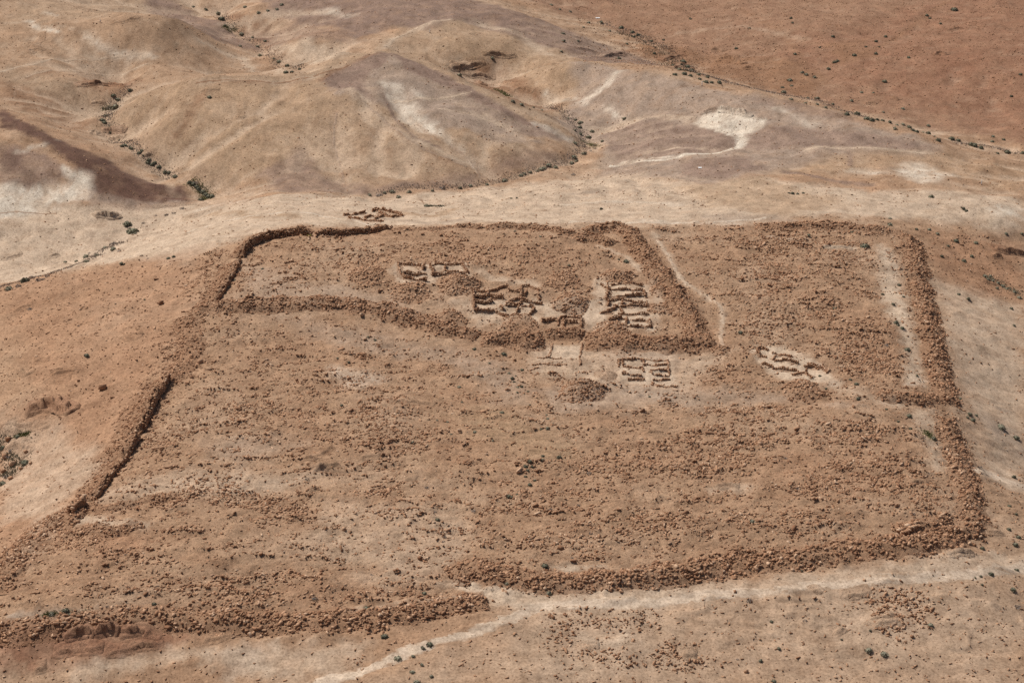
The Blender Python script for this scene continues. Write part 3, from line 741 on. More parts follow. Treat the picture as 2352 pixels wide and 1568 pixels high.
def rubble_wall(name, px, prof, label, dens, smin, smax, seed, min_px=9.0, cap=200, tone=(.0,.72), cat='wall', parent=None, hvar=.3, world=None, flat=.75, group=None, face=True, step=.5, tilt=.5):  # default tone: stones coloured darker, standing in for the shade between them
    p, s, x, y, z, d, h = wall_core(px, prof, seed, hvar, step, world)
    mid = len(s)//2; origin = np.array([p[mid,0], p[mid,1], float(HB(p[mid:mid+1,0], p[mid:mid+1,1])[0])])
    V = np.c_[x.ravel(), y.ravel(), z.ravel()]-origin
    me = mesh('bank', V, grid_faces(x.shape[0], x.shape[1]), M_SOIL, False)
    c, r = soil(x.ravel(), y.ravel()); c = c*.5+BRWN*.5  # brown earth, mixed darker to paint in the shade among the stones
    a = me.attributes.new('soil', 'FLOAT_COLOR', 'POINT'); a.data.foreach_set('color', np.c_[c, np.ones(len(c))].astype(np.float32).ravel())
    q = me.attributes.new('stony', 'FLOAT', 'POINT'); q.data.foreach_set('value', np.ones(len(c), np.float32))
    if parent is None:
        t = empty(name, origin); tag(t, label, cat, group)
        link('bank', me, t)
        host, org = t, origin
    else:
        t = link('wall', me, parent); t.location = origin-np.array(parent.location)
        host, org = t, origin
    # stones scattered over the surface, by area
    A = np.hypot(np.hypot(x[1:,:-1]-x[:-1,:-1], y[1:,:-1]-y[:-1,:-1]), z[1:,:-1]-z[:-1,:-1])
    B = np.sqrt((x[:-1,1:]-x[:-1,:-1])**2+(y[:-1,1:]-y[:-1,:-1])**2+(z[:-1,1:]-z[:-1,:-1])**2)
    edge = np.interp(d[:-1], [d[0], d[0]*.6, d[0]*.4, d[-1]*.4, d[-1]*.6, d[-1]] if d[-1] > .9 else [d[0], d[0]*.6, d[0]*.4, 0, .2, .5], [.06,.7,1,1,.7 if d[-1]>.9 else 1,.06 if d[-1]>.9 else 1])
    w = A*B*edge[None,:]*(.6+.8*sstep(-.5,.4,fbm(x[:-1,:-1]/3, y[:-1,:-1]/3, seed+6, 2)))
    n = int(dens*DENS_K*w.sum()); cell = RNG.choice(w.size, n, p=w.ravel()/w.sum())
    i, j = np.divmod(cell, w.shape[1]); a1 = RNG.random(n); b1 = RNG.random(n)
    def bl(g): return (g[i,j]*(1-b1)+g[i,j+1]*b1)*(1-a1)+(g[i+1,j]*(1-b1)+g[i+1,j+1]*b1)*a1
    sz = (smin*.9+(smax*1.12-smin*.9)*RNG.random(n)**3.2)*SIZE_K
    pos = np.c_[bl(x), bl(y), bl(z)+sz*.12]
    cover(host, pos, sz, org, tones(n, *tone), min_px, cap, flat, tilt)
    return t
BANK = lambda w, h: (lambda w, h: [(-w*1.15,0),(-w*.78,h*.16),(-w*.48,h*.55),(-w*.15,h*.8),(w*.18,h*.8),(w*.48,h*.58),(w*.78,h*.17),(w*1.15,0)])(w*.86, h*LOW)
# standing wall: tumbled slope on the far/left side, upright face on the right-hand side of the line
FACE = lambda w, h: [(-w*1.3,0),(-w*.8,h*.12),(-w*.4,h*.45),(-.6,h*.85),(0,h*.9),(.25,h*.86),(.33,h*.4),(.4,-.15)]
rubble_wall('camp_wall', '432,725 440,800 425,850 390,880', BANK(3.2,.6), 'low broken upper stretch of the left camp wall beside the inner corner', 2.6, .28, .8, 301)
rubble_wall('camp_wall', '322,1000 333,968 345,945 372,900 388,872', FACE(4.5,1.9), 'left camp wall with the longest dark upright inner face', 2.8, .3, .85, 302, hvar=.4)
rubble_wall('camp_wall', '290,1054 301,1034 316,1008', FACE(4.5,1.8), 'short left camp wall piece with a dark face, below the longest one', 2.8, .3, .85, 329, hvar=.4)
rubble_wall('camp_wall', '210,1150 240,1120 262,1085 288,1056', FACE(4.0,1.3), 'lower left camp wall stretch sinking towards the gate block', 2.6, .3, .8, 303)
rubble_wall('camp_wall', '190,1190 120,1200 60,1250 20,1310 -40,1370', BANK(4.6,1.3), 'thick tumbled wall at the lower left camp corner', 3.4, .3, .95, 304)
rubble_wall('camp_wall', '410,1140 330,1150 260,1170 200,1168', BANK(1.8,.8), 'rubble arm running right from the gate block at the left wall', 3.2, .3, .75, 305)
rubble_wall('camp_wall', '185,1215 260,1225 330,1205', BANK(2.2,.8), 'short rubble arm below the gate block', 3, .28, .75, 306)
rubble_wall('camp_wall', '-60,1455 60,1450 200,1432 340,1415 460,1428 600,1432 760,1425 900,1415 1010,1395 1075,1385 1118,1378', BANK(3.0,1.1), 'near camp wall left of the gate, above the reddish outcrop', 3.6, .34, 1.0, 307, cap=300)
rubble_wall('camp_wall', '1030,1322 1075,1308 1140,1318 1210,1330 1290,1338 1400,1330 1520,1322 1640,1305 1760,1290 1880,1275 1990,1262 2100,1250 2215,1225', BANK(3.4,1.2), 'long near camp wall right of the gate, above the path', 3.8, .34, .95, 308, cap=300)
rubble_wall('camp_wall', '2050,1215 2120,1210 2185,1195', BANK(2.2,1.3), 'piled stretch of wall inside the lower right camp corner', 3.6, .3, .85, 309)
rubble_wall('camp_wall', '2228,1235 2235,1170 2215,1100 2195,1040 2170,960', BANK(3.0,1.0), 'right camp wall between the lower corner and the gate gap', 3.6, .3, .9, 310, cap=260)
rubble_wall('camp_wall', '2178,930 2160,860 2140,780 2125,700 2105,620 2098,560', BANK(3.0,1.2), 'upper right camp wall, a straight dark bank of rubble', 3.8, .3, .9, 311, cap=260)
rubble_wall('camp_wall', '2015,905 2050,915 2110,918 2160,915', BANK(2.3,1.0), 'detached traverse bank inside the right gate', 3.8, .3, .85, 312)
rubble_wall('camp_wall', '2100,560 2075,540 2020,527 1950,521 1880,519 1800,520 1735,522', BANK(2.6,.9), 'far camp wall on the right against the pale saddle', 3.0, .3, .85, 313)
rubble_wall('inner_camp_wall', '490,700 515,665 535,630 548,600', FACE(3.2,1.1), 'left wall of the inner camp with a thin dark inner face', 2.8, .3, .8, 314)
rubble_wall('inner_camp_wall', '555,592 568,572 600,553 650,543 712,541', FACE(2.6,1.9), 'curved standing wall at the far left corner of the inner camp', 3.6, .28, .7, 315, hvar=.12)
rubble_wall('inner_camp_wall', '725,541 790,540 850,535 900,530', FACE(2.0,1.3), 'straight far wall stretch beside the curved corner of the inner camp', 3.8, .28, .7, 316)
rubble_wall('inner_camp_wall', '905,529 1000,528 1040,522', BANK(1.62,0.62), 'lowest part of the far inner camp wall', 2.6, .26, .6, 317)
rubble_wall('inner_camp_wall', '1040,523 1080,522 1105,525', BANK(1.73,1.25), 'short humped stub on the far inner camp wall', 3.6, .26, .75, 318)
rubble_wall('inner_camp_wall', '1115,524 1180,522 1250,527 1310,538', BANK(2.16,1.50), 'far wall of the inner camp right of the humped stub', 3.8, .28, .8, 319)
rubble_wall('inner_camp_wall', '1318,545 1360,550 1410,562', BANK(2.81,1.50), 'short slanting wall inside the far right corner of the inner camp', 3.8, .28, .8, 320)
rubble_wall('inner_camp_wall', '1345,532 1400,522 1435,527 1460,555 1490,595 1525,640 1560,690 1590,735 1605,780', BANK(3.02,1.75), 'right wall of the inner camp beside the thin footpath', 4.0, .28, .85, 321, cap=280)
rubble_wall('inner_camp_wall', '1640,785 1560,790 1480,792 1400,790 1345,790', BANK(3.89,2.00), 'near wall of the inner camp right of the gate pavement', 4.2, .28, .85, 322, cap=280)
rubble_wall('inner_camp_wall', '1340,772 1300,768 1255,772', BANK(2.38,1.87), 'raised wall block above the gate pavement of the inner camp', 4.2, .26, .8, 323)
rubble_wall('inner_camp_wall', '1250,788 1190,787 1130,782 1105,780', BANK(3.89,1.87), 'near inner camp wall between the gate pavement and the breach', 4.2, .28, .85, 324, cap=240)
rubble_wall('inner_camp_wall', '1098,775 1040,762 980,745 920,722 850,708 780,700 700,698 600,702 520,706 440,712', BANK(3.46,1.63), 'long near wall of the inner camp sweeping left from the breach', 4.2, .28, .85, 325, cap=300)
# gate block: the upright stub of dry masonry at the left wall
rubble_wall('gate_block', '165,1187 190,1163', [(-1.1,0),(-1.0,1.7),(-.5,1.95),(.5,1.95),(.95,1.7),(1.05,-.1)], 'upright dry stone gate stub with a dark face at the left wall', 6, .3, .7, 326, cat='masonry stub', hvar=.06)
rubble_wall('masonry_stub', '2068,1228 2110,1212', [(-.9,0),(-.7,.6),(-.3,.75),(.3,.75),(.6,.5),(.8,-.1)], 'surviving coursed wall face at the lower right camp corner', 6, .25, .6, 327, cat='masonry stub', hvar=.1)

# ------------------------------------------------------------------ dry stone masonry, block by block
BLOCK = [hull_proto(8, 400+i, 1.0) for i in range(6)]
def masonry(parent, pos0, line, h, thick, seed, ragged=.36, course=.23, name='masonry', off=0.0, base=None):
    """coursed blocks along a world polyline with a broken top; joined, they are too small to pick apart"""
    L = [np.asarray(q, float) for q in line]; Pp, S, Y, K = [], [], [], []
    tot = 0
    for a, b in zip(L[:-1], L[1:]):
        v = b-a; ln = np.hypot(*v); u = v/(ln+1e-9); nr = np.array([u[1], -u[0]]); yaw = math.atan2(u[1], u[0])
        rowsn = 2 if thick > .45 else 1
        for k in range(int(math.ceil(h/course))):
            q = -RNG.uniform(0, .3)
            while q < ln:
                bl = RNG.uniform(.24, .50); c = a+u*(q+bl/2); top = h*(1+ragged*2.2*float(perlin(np.array((tot+q)/1.7), np.array(seed*1.3), seed)))
                if (k+.4)*course < top and q+bl < ln+.35:
                    for r in range(rowsn):
                        if RNG.random() < .07*(k+1)*ragged: continue
                        o = off+((r-.5)*thick*.5 if rowsn == 2 else 0)+RNG.normal(0,.05)
                        p = c+nr*o; Pp.append((p[0], p[1], (k+.5)*course)); K.append(k)
                        S.append((bl*.93, thick/rowsn*1.12*RNG.uniform(.85,1.15), course*1.12)); Y.append(yaw+RNG.normal(0,.12))
                q += bl
        tot += ln
    if not Pp: return
    Pp = np.array(Pp); S = np.array(S); Y = np.array(Y); n = len(Pp)
    S[:,2] *= RNG.uniform(.8, 1.25, n)
    Pp[:,2] += HB(Pp[:,0], Pp[:,1])-.06+(0 if base is None else base)
    me = stones_mesh(name, Pp-pos0, S, Y, RNG.normal(0,.13,n), RNG.normal(0,.13,n), tones(n,.0,1.0), BLOCK, M_RUBBLE)
    tag(link(name, me, parent), kind='stuff')

for o in [q for q in bpy.data.objects if q.type == 'EMPTY']:
    f = {'left camp wall with the longest':('326,992 345,945 372,900 386,876',1.75), 'short left camp wall':('292,1050 301,1034 315,1011',1.7), 'lower left camp wall':('210,1150 240,1120 262,1085 288,1056',1.15),
         'left wall of the inner':('490,700 515,665 535,630 548,600',1.0), 'curved standing':('555,592 568,572 600,553 650,543 712,541',1.75), 'straight far wall':('725,541 790,540 850,535 900,530',1.2)}
    for k, (px, hh) in f.items():
        if str(o.get('label','')).startswith(k):
            ln, _, nrm = smooth_line(pp(px), 2.0, 3)
            masonry(o, np.array(o.location), ln, hh, .42, 77, .6, off=.42)
for o in [q for q in bpy.data.objects if q.type == 'EMPTY' and q.name.split('.')[0] in ('gate_block','masonry_stub')]:
    px, hh = ('165,1187 190,1163', 2.0) if o.name.startswith('gate') else ('2068,1228 2110,1212', 1.0)
    masonry(o, np.array(o.location), pp(px), hh, 1.9, 5, .12, .3, off=0)
# ------------------------------------------------------------------ room ruins
def ruin(name, label, walls, seed, h=.75, w=.5, cat='ruin', group=None):
    h, w = h*.66, w*.62
    first = pp(walls[0])
    o = np.array([first[:,0].mean(), first[:,1].mean()]); origin = (o[0], o[1], float(HB(o[:1], o[1:])[0]))
    t = tag(empty(name, origin), label, cat, group)
    for k, px in enumerate(walls):
        hh = h*RNG.uniform(.7, 1.25); q = pp(px)
        d0 = q[len(q)//2]; z0 = float(HB(d0[:1], d0[1:])[0])
        # spill of stones at the foot of the wall, the wall itself in courses
        rubble_wall('wall', px, [(-w*2.4,0),(-w*1.0,hh*.16),(w*.2,hh*.2),(w*1.0,hh*.14),(w*2.2,-.02)], None, 2.2, .2, .5, seed+k*7, min_px=6.5, cap=10, parent=t, hvar=.35, step=.4, tone=(.15,.9))
        wl = [o for o in t.children][-1]
        masonry(wl, np.array([t.location[i]+wl.location[i] for i in range(3)]), q, hh*1.1, .42, seed+k)
    return t
ruin('ruined_room', 'two-chambered ruin with open right end, left of the paired rooms', ['915,608 960,612 975,617','914,607 920,630 932,640','928,628 955,632 978,630','928,640 950,645 980,645','975,612 972,620'], 401, 1.0, .7)
ruin('ruined_room', 'square ruined room with pale floor beside the two-chambered ruin', ['988,612 1010,609 1060,607','988,613 998,630','992,633 1030,632 1070,633','1060,605 1075,628','1023,612 1022,623 1058,624'], 431, .9, .6)
ruin('ruined_building', 'largest block of ruined rooms with tall dark corners in the inner camp', [
 '1088,672 1090,710','1092,671 1120,672 1140,668 1155,661 1165,660','1120,672 1122,682','1090,684 1110,686 1118,682','1128,684 1155,686','1168,670 1195,672',
 '1198,660 1197,700','1200,660 1215,659 1238,668','1210,672 1205,680','1236,676 1240,690','1200,692 1225,697 1245,699','1170,692 1195,690',
 '1092,697 1115,699 1130,696','1090,715 1110,716 1135,714','1150,703 1155,712','1140,715 1152,725 1165,728','1160,705 1195,700','1165,728 1185,722 1192,708','1200,706 1222,706 1228,712 1218,724','1190,727 1215,728'], 461, 1.0, .5)
ruin('ruined_rooms', 'ladder-like row of six narrow ruined rooms along the right of the inner camp', [
 '1395,657 1398,672 1392,690','1380,652 1392,662','1405,654 1440,652 1475,657','1398,668 1430,667 1478,669','1400,683 1440,682 1478,680','1400,692 1430,690 1485,697','1398,692 1397,704',
 '1428,692 1430,700','1410,706 1450,702 1488,706','1380,720 1410,712 1420,705','1420,722 1450,724 1488,724','1425,714 1432,722','1400,735 1425,732 1440,735','1438,732 1440,742','1440,735 1475,737 1492,737','1425,750 1460,752 1493,751','1492,738 1494,752','1478,669 1482,682','1485,697 1490,706'], 601, .9, .6)
ruin('ruined_room', 'walled chamber above the gate pavement with a pale floor strip', ['1283,733 1300,729 1334,731','1335,731 1336,752','1298,742 1325,742','1283,735 1282,748','1294,738 1296,752','1225,742 1235,752','1245,740 1275,738'], 741, 1.1, .6)
ruin('ruined_room', 'neat rectangular ruin of low walls below the inner camp wall', ['1420,828 1445,826 1480,826 1530,828','1421,828 1422,842','1430,827 1431,840','1478,826 1479,838','1480,838 1530,838','1534,828 1537,860','1430,843 1475,845','1475,845 1478,854','1495,852 1530,851','1495,852 1497,860','1430,860 1475,864','1500,862 1535,864','1445,872 1478,873','1500,874 1540,872','1497,880 1515,888 1555,890'], 801, .6, .4)
ruin('ruined_rooms', 'slanting cluster of ruined tent bases in the pale trench on the right', ['1738,803 1752,800 1762,806','1738,806 1745,818 1760,822','1775,812 1790,815 1818,820','1780,830 1800,828 1835,836','1782,818 1776,826','1775,846 1800,848 1830,852','1820,862 1845,858 1865,868','1848,843 1870,842 1880,850','1855,836 1885,845','1890,840 1900,858 1905,848','1752,835 1770,842'], 921, .8, .7)
ruin('ruined_room', 'lone diamond-shaped ruin on the pale saddle beyond the far wall', ['790,496 815,494 838,488','838,502 850,498 880,497 862,506','855,487 870,483 905,490','870,490 900,500 918,497','905,490 925,497','800,502 840,508 880,510'], 1021, 1.0, .8)
ruin('ruined_room', 'faint gate foundation with scored pavement below the inner camp wall', ['1270,790 1262,818','1338,792 1332,820','1240,822 1262,822 1290,825','1225,838 1250,836 1300,838','1215,850 1235,845','1332,822 1334,838'], 1061, .35, .3)
ruin('ruined_room', 'small low ruin of pale stones on the left of the inner camp', ['620,652 650,648','640,628 690,632','690,632 700,640 660,640','655,605 700,600'], 1101, .6, .5)
ruin('ruined_room', 'low oval ring of stones in the left of the inner camp', ['575,585 600,592 603,605 580,612','545,615 560,610 585,612'], 1121, .5, .5)

# ------------------------------------------------------------------ rubble heaps
def heap(label, cx, cy, rx, h, dens, seed, smin=.26, smax=.7, ry=None, cat='rubble heap', cap=110, tone=(.15,.9), min_px=8, group=None):
    c = P(cx, cy)[0]; sc = mpp(c[1]); R = rx*sc; RY = R*(ry or 1.15)
    origin = np.array([c[0], c[1], float(HB(c[:1], c[1:])[0])])
    t = tag(empty('rubble_heap', origin), label, cat, group)
    nr, na = 9, 28
    rr = np.linspace(0, 1.08, nr); aa = np.linspace(0, 2*math.pi, na, endpoint=False)
    rad = 1+.22*np.array([perlin(np.array(math.cos(q)*1.3+seed), np.array(math.sin(q)*1.3), seed) for q in aa]).ravel()
    gx_ = origin[0]+rr[:,None]*rad[None]*np.cos(aa)[None]*R; gy_ = origin[1]+rr[:,None]*rad[None]*np.sin(aa)[None]*RY
    prof = np.maximum(0, 1-rr**1.5)
    gz_ = HB(gx_, gy_)+h*prof[:,None]*(1+.18*fbm(gx_/1.1, gy_/1.1, seed, 3))-.1*(rr>1)[:,None]
    idx = np.arange(nr*na).reshape(nr, na); F = []
    q = np.stack([idx[:-1], np.roll(idx[:-1],-1,1), np.roll(idx[1:],-1,1), idx[1:]], -1).reshape(-1,4)
    me = mesh('mound', np.c_[gx_.ravel(), gy_.ravel(), gz_.ravel()]-origin, q, M_SOIL)
    cc, _ = soil(gx_.ravel(), gy_.ravel()); cc = cc*.6+BRWN*.4
    a = me.attributes.new('soil', 'FLOAT_COLOR', 'POINT'); a.data.foreach_set('color', np.c_[cc, np.ones(len(cc))].astype(np.float32).ravel())
    link('mound', me, t)
    n = int(dens*1.5*math.pi*R*RY); u = np.sqrt(RNG.random(n))*1.02; an = RNG.uniform(0, 2*math.pi, n)
    rd = np.interp(an, np.r_[aa, 2*math.pi], np.r_[rad, rad[0]])
    x = origin[0]+u*rd*np.cos(an)*R; y = origin[1]+u*rd*np.sin(an)*RY
    sz = (smin+(smax-smin)*RNG.random(n)**2)*.85
    z = HB(x, y)+h*np.maximum(0, 1-u**1.5)+sz*.12
    cover(t, np.c_[x, y, z], sz, origin, tones(n, *tone), min_px, cap)
    return t
heap('steep heap of pale stones below the square ruined room', 1057,656, 52, 1.7, 5, 31)
heap('oval heap of sorted stones on the pale court of the inner camp', 1312,700, 45, 1.4, 5, 32)
heap('small rounded stone heap left of the gate chamber', 1027,737, 42, 1.1, 4.5, 33)
heap('large round spoil heap alone on the grey ground below the ruins', 1335,903, 55, 1.9, 5, 34)
heap('broad low spoil heap beside the slanting tent bases', 1843,897, 48, 1.0, 4.5, 35)
heap('smooth earthy mound left of the neat rectangular ruin', 1392,863, 26, .8, 2.2, 36, .12,.3, cap=0)
heap('pale small-stone heap under the largest block of ruins', 1195,742, 42, .8, 5, 37, .2,.5)
heap('low stone heap near the top right of the court', 1295,647, 42, .7, 4, 38)
heap('rubble heap at the far end of the ladder-like rooms', 1420,637, 40, 1.1, 4.5, 39)
heap('small scattered heap right of the ladder-like rooms', 1517,712, 28, .5, 3.5, 40)
heap('dark rubble heap against the right wall of the inner camp', 1508,648, 24, .9, 5, 41)
heap('rubble heap right of the ladder-like rooms with a dark top', 1518,672, 30, 1.0, 4.5, 42)
heap('low stone heap with a bright crest in the left of the inner camp', 842,630, 42, .8, 4.5, 43)
heap('loose stone heap below the two-chambered ruin', 940,672, 48, .6, 4, 44)
heap('earthy rubble heap between the gate chamber and the ladder-like rooms', 1405,760, 45, .9, 4.5, 45)
heap('small ring-shaped heap beside the lower end of the inner camp right wall', 1655,805, 22, .6, 4, 46)

# ------------------------------------------------------------------ rubble strewn over the ground
PATCH = '''700,562,110,18,1.5 770,600,120,28,1.3 640,655,90,32,1.4 850,600,90,22,1.8 1000,565,160,16,1.8 1110,590,180,22,1.3 1250,590,90,30,1.3 1320,630,110,35,1.2
1180,625,70,20,2.2 870,655,60,20,1.2 1560,700,35,50,2.2 1080,600,120,20,1.0 720,640,60,30,1.2 560,640,40,30,1.0 1130,750,60,14,2.5 460,640,50,50,1.4 500,590,40,30,1.2
480,1110,110,25,3 380,1150,70,22,2.4 560,1150,100,25,2.6 660,1170,80,25,2.8 860,1130,70,16,2.2 910,1010,110,30,2.6 880,940,90,35,2.4 560,950,160,50,1.2
300,1280,70,25,2.6 180,1240,80,30,2.6 470,1350,100,30,2.0 560,1370,100,30,2.4 640,1330,70,16,2.2 940,1360,90,20,2.2 1250,1150,160,40,1.8 1400,1080,130,40,1.8
1620,1060,160,50,1.9 1700,1000,160,30,1.8 1950,990,110,30,2.4 2020,1080,130,45,2.4 1900,1120,100,40,2.0 1650,1140,70,15,2.2 1500,1200,210,40,1.7 1800,1200,170,40,1.8
1300,1250,160,30,1.5 1850,560,180,25,1.8 1800,620,190,40,1.4 1960,600,70,20,1.6 1800,700,160,40,1.2 1980,790,90,60,2.0 1990,830,80,40,2.6 1770,760,90,40,1.4
1650,870,70,25,1.6 1740,950,160,30,1.6 1370,1420,110,35,1.6 1290,1450,60,30,1.8 1480,1420,60,30,1.6 1560,1510,70,30,2.2 2070,1390,90,40,3 2050,1440,60,25,2.6 1400,1500,120,25,1.8
780,1000,120,40,1.2 700,880,150,40,.9 400,1000,60,50,1.2 1100,1300,60,15,1.6 230,1200,60,20,2.2 760,1370,90,20,1.4 350,1340,80,25,1.4 2120,1130,60,60,2.0 1900,900,60,12,1.0
2200,1280,60,18,1.4 350,930,60,60,1.6 300,1020,60,60,1.4 250,1090,60,40,1.4 400,800,60,60,1.3 450,730,50,20,2.0 820,470,90,12,1.6 960,490,60,10,1.4 1440,470,20,6,3 1510,500,60,6,2.0
1580,170,60,30,2 1100,180,60,25,1.4 270,330,30,40,1.6 250,500,40,14,3'''
def rubble_density(x, y, patch_only=False):
    camp = mask('p', CAMP, 3, x, y)
    a = fbm(x/8, y/3.2, 71, 4)
    d = camp*(1.2+5.5*sstep(.0, .5, a)+1.5*sstep(.0,.5,fbm(x/2.4,y/1.2,72,3))+7*terrace(x,y))
    d += (1-camp)*(y < 470)*(1.0+1.4*sstep(.1,.6,fbm(x/9,y/5,73,4)))
    for q in PATCH.split():
        cx, cy, rx, ry, k = [float(v) for v in q.split(',')]
        c = P(cx, cy)[0]; sc = mpp(c[1]); RX = rx*sc; RYY = max(ry*sc/max(.2,CAM_H/np.hypot(c[1],CAM_H)), 1.0)
        s = (np.abs(x-c[0]) < RX*2) & (np.abs(y-c[1]) < RYY*2)
        if not s.any(): continue
        r = np.hypot((x[s]-c[0])/RX, (y[s]-c[1])/RYY)+.55*fbm(x[s]/2.2, y[s]/1.6, 74, 4)
        d[s] += 3.0*k*sstep(1.05, .55, r)
    if patch_only: return d
    iw = np.zeros_like(d)
    for q_ in ('1098,775 1040,762 980,745 920,722 850,708 780,700 700,698 600,702 520,706 440,712','1640,785 1560,790 1480,792 1345,790 1250,788 1105,780','1435,527 1460,555 1490,595 1525,640 1560,690 1590,735 1605,780'):
        iw = np.maximum(iw, mask('l', q_, 1.0, x, y, 6.0))
    d = d*(1-.65*iw)
    inner = mask('p', '540,700 560,600 640,550 1420,535 1600,760 1200,765 1000,730 800,690', 2, x, y); d = d*(1-.45*inner)
    # pale swept ground stays clear
    clear = np.zeros_like(d)
    for kind, colr, k, soft, wid, s_ in SOIL:
        if (colr is SAND or colr is MARL or colr is GREY) and k >= .5: clear = np.maximum(clear, mask(kind, s_, min(soft,2), x, y, wid)*min(1,k+.1))
    clear = np.maximum(clear, mask('l', PATHPX, 1.0, x, y, 1.3))
    return d*(1-.93*clear)
def scatter(n_try, dens_fn, ylo, yhi):
    y = np.sqrt(RNG.uniform(ylo**2, yhi**2, n_try)); x = RNG.uniform(-1.12, 1.12, n_try)*np.hypot(y, CAM_H)*W0/2/FPX
    area = (yhi**2-ylo**2)/2*2*1.12*W0/2/FPX*1.08
    pr = dens_fn(x, y)*area/n_try
    k = RNG.random(n_try) < pr
    return x[k], y[k]
rx_, ry_ = scatter(1300000, rubble_density, 255, 480)
n = len(rx_)
thick = sstep(3.5, 9, rubble_density(rx_, ry_, True))
sz = (.13+.40*RNG.random(n)**3.0)*(1+.15*thick)+(RNG.random(n)<.004)*.4
rz_ = HB(rx_, ry_)+sz*.10
pos = np.c_[rx_, ry_, rz_]
size = sz[:,None]*np.c_[RNG.uniform(.9,1.7,n), RNG.uniform(.6,1.0,n), RNG.uniform(.6,1.0,n)*(1+.7*thick)]
yaw = RNG.uniform(0,6.283,n); tx = RNG.normal(0,.25,n)*(1+thick); ty = RNG.normal(0,.25,n)*(1+thick); tn = tones(n,.0,.85)
white = (fbm(rx_/6, ry_/6, 77, 3) > .25) & (RNG.random(n) < .12); tn[white] = 1.0
px_ = sz/mpp(ry_)
big = np.argsort(-px_)[:300]; rest = np.setdiff1d(np.arange(n), big)
mid_ = rest[sz[rest] >= .23]; fine_ = rest[sz[rest] < .23]
tag(link('rubble', stones_mesh('rubble', pos[mid_], size[mid_], yaw[mid_], tx[mid_], ty[mid_], tn[mid_], SMALL, M_RUBBLE)), 'brown rubble strewn over the camp ground', kind='stuff')
tag(link('gravel', stones_mesh('gravel', pos[fine_], size[fine_], yaw[fine_], tx[fine_], ty[fine_], tn[fine_], TINY, M_RUBBLE)), 'fine stone chips between the rubble of the camp', kind='stuff')
print('RUBBLE', n)
so = stone_objects(None, pos[big], size[big], yaw[big], tx[big], ty[big], np.zeros(3), 'loose_stone')
MARKS = [('the red outcrop at the bottom left',260,1480),('the fresh grass strip behind the near wall',150,1415),('the lower left camp corner',90,1260),('the gate block on the left wall',180,1165),
 ('the dark face of the left camp wall',330,990),('the undercut ledge on the left slope',130,930),('the left slope below the inner corner',250,760),('the inner camp corner at left',430,720),
 ('the grey scree on the camp slope',780,850),('the round spoil heap',1335,905),('the square bedrock blocks',950,930),('the bare orange bedrock',1150,1000),('the green shrub strip in mid camp',1210,1090),
 ('the pale rock ledge of the left camp',735,1050),('the rubble rows of the left camp',560,1130),('the pale centre of the lower camp',880,1230),('the flat grey-purple bush',720,1370),('the tip of the right near wall',1030,1300),
 ('the near wall gate',1180,1360),('the pale strip behind the near wall',900,1385),('the pale patch behind the right near wall',1320,1295),('the middle of the right near wall',1600,1290),('the ragged bush on the near wall',1950,1240),
 ('the lower right camp corner',2200,1230),('the rubble of the right lower camp',1750,1180),('the rubble by the right gate',1990,1050),('the traverse bank',2060,910),('the slanting tent bases',1810,840),('the far right camp wall',1950,530),
 ('the right footpath',1640,690),('the ladder-like rooms',1440,690),('the largest ruin block',1150,690),('the neat rectangular ruin',1480,850),('the paired rooms',980,620),('the left of the inner camp',680,620),
 ('the ring below the path',1370,1440),('the lower right rubble',2070,1400),('the flat topped rock at the bottom',1580,1510),('the bottom of the path',800,1540),('the bend of the path',1000,1470),('the path at right',2200,1330),
 ('the two round bushes at the bottom right',2010,1500),('the bottom right corner',2280,1480),('the slope below the path',1700,1430),('the bottom edge of the picture slope',1150,1530),('the pale shelf below the near wall',600,1510)]
MXY = P([m[1] for m in MARKS], [m[2] for m in MARKS])
for o, b in zip(so, big):
    k = int(np.argmin(((MXY-pos[b,:2])**2).sum(1)))
    ad = ('large ' if px_[b] > np.median(px_[big])*1.12 else '')+('pale' if tn[b] > .68 else 'dark' if tn[b] < .38 else 'brown')
    tag(o, 'loose %s stone near %s' % (ad, MARKS[k][0]), 'stone', 'loose stones near %s' % MARKS[k][0])
# gravel flecks on the hills
def hill_density(x, y):
    w_ = pp('1560,140'); wash = sstep(1.1,.4,np.hypot((x-w_[0,0])/26,(y-w_[0,1])/22)+.4*fbm(x/5,y/5,88,3))
    return 2.6*wash+(.7+1.9*sstep(590,640,y)*(x>20))*(.25+1.1*sstep(.0,.6,fbm(x/12, y/9, 81, 4))*.5)
hx, hy = scatter(180000, hill_density, 470, 760)
n = len(hx); sz = .16+.42*RNG.random(n)**4
pos = np.c_[hx, hy, HB(hx, hy)+sz*.1]
tag(link('gravel', stones_mesh('gravel', pos, sz[:,None]*np.c_[RNG.uniform(.9,1.5,n),RNG.uniform(.7,1.1,n),RNG.uniform(.6,1.2,n)], RNG.uniform(0,6.28,n), RNG.normal(0,.3,n), RNG.normal(0,.3,n), tones(n,.1,.75), TINY, M_RUBBLE)), 'sparse stones flecking the bare hills', kind='stuff')
print('GRAVEL', n)
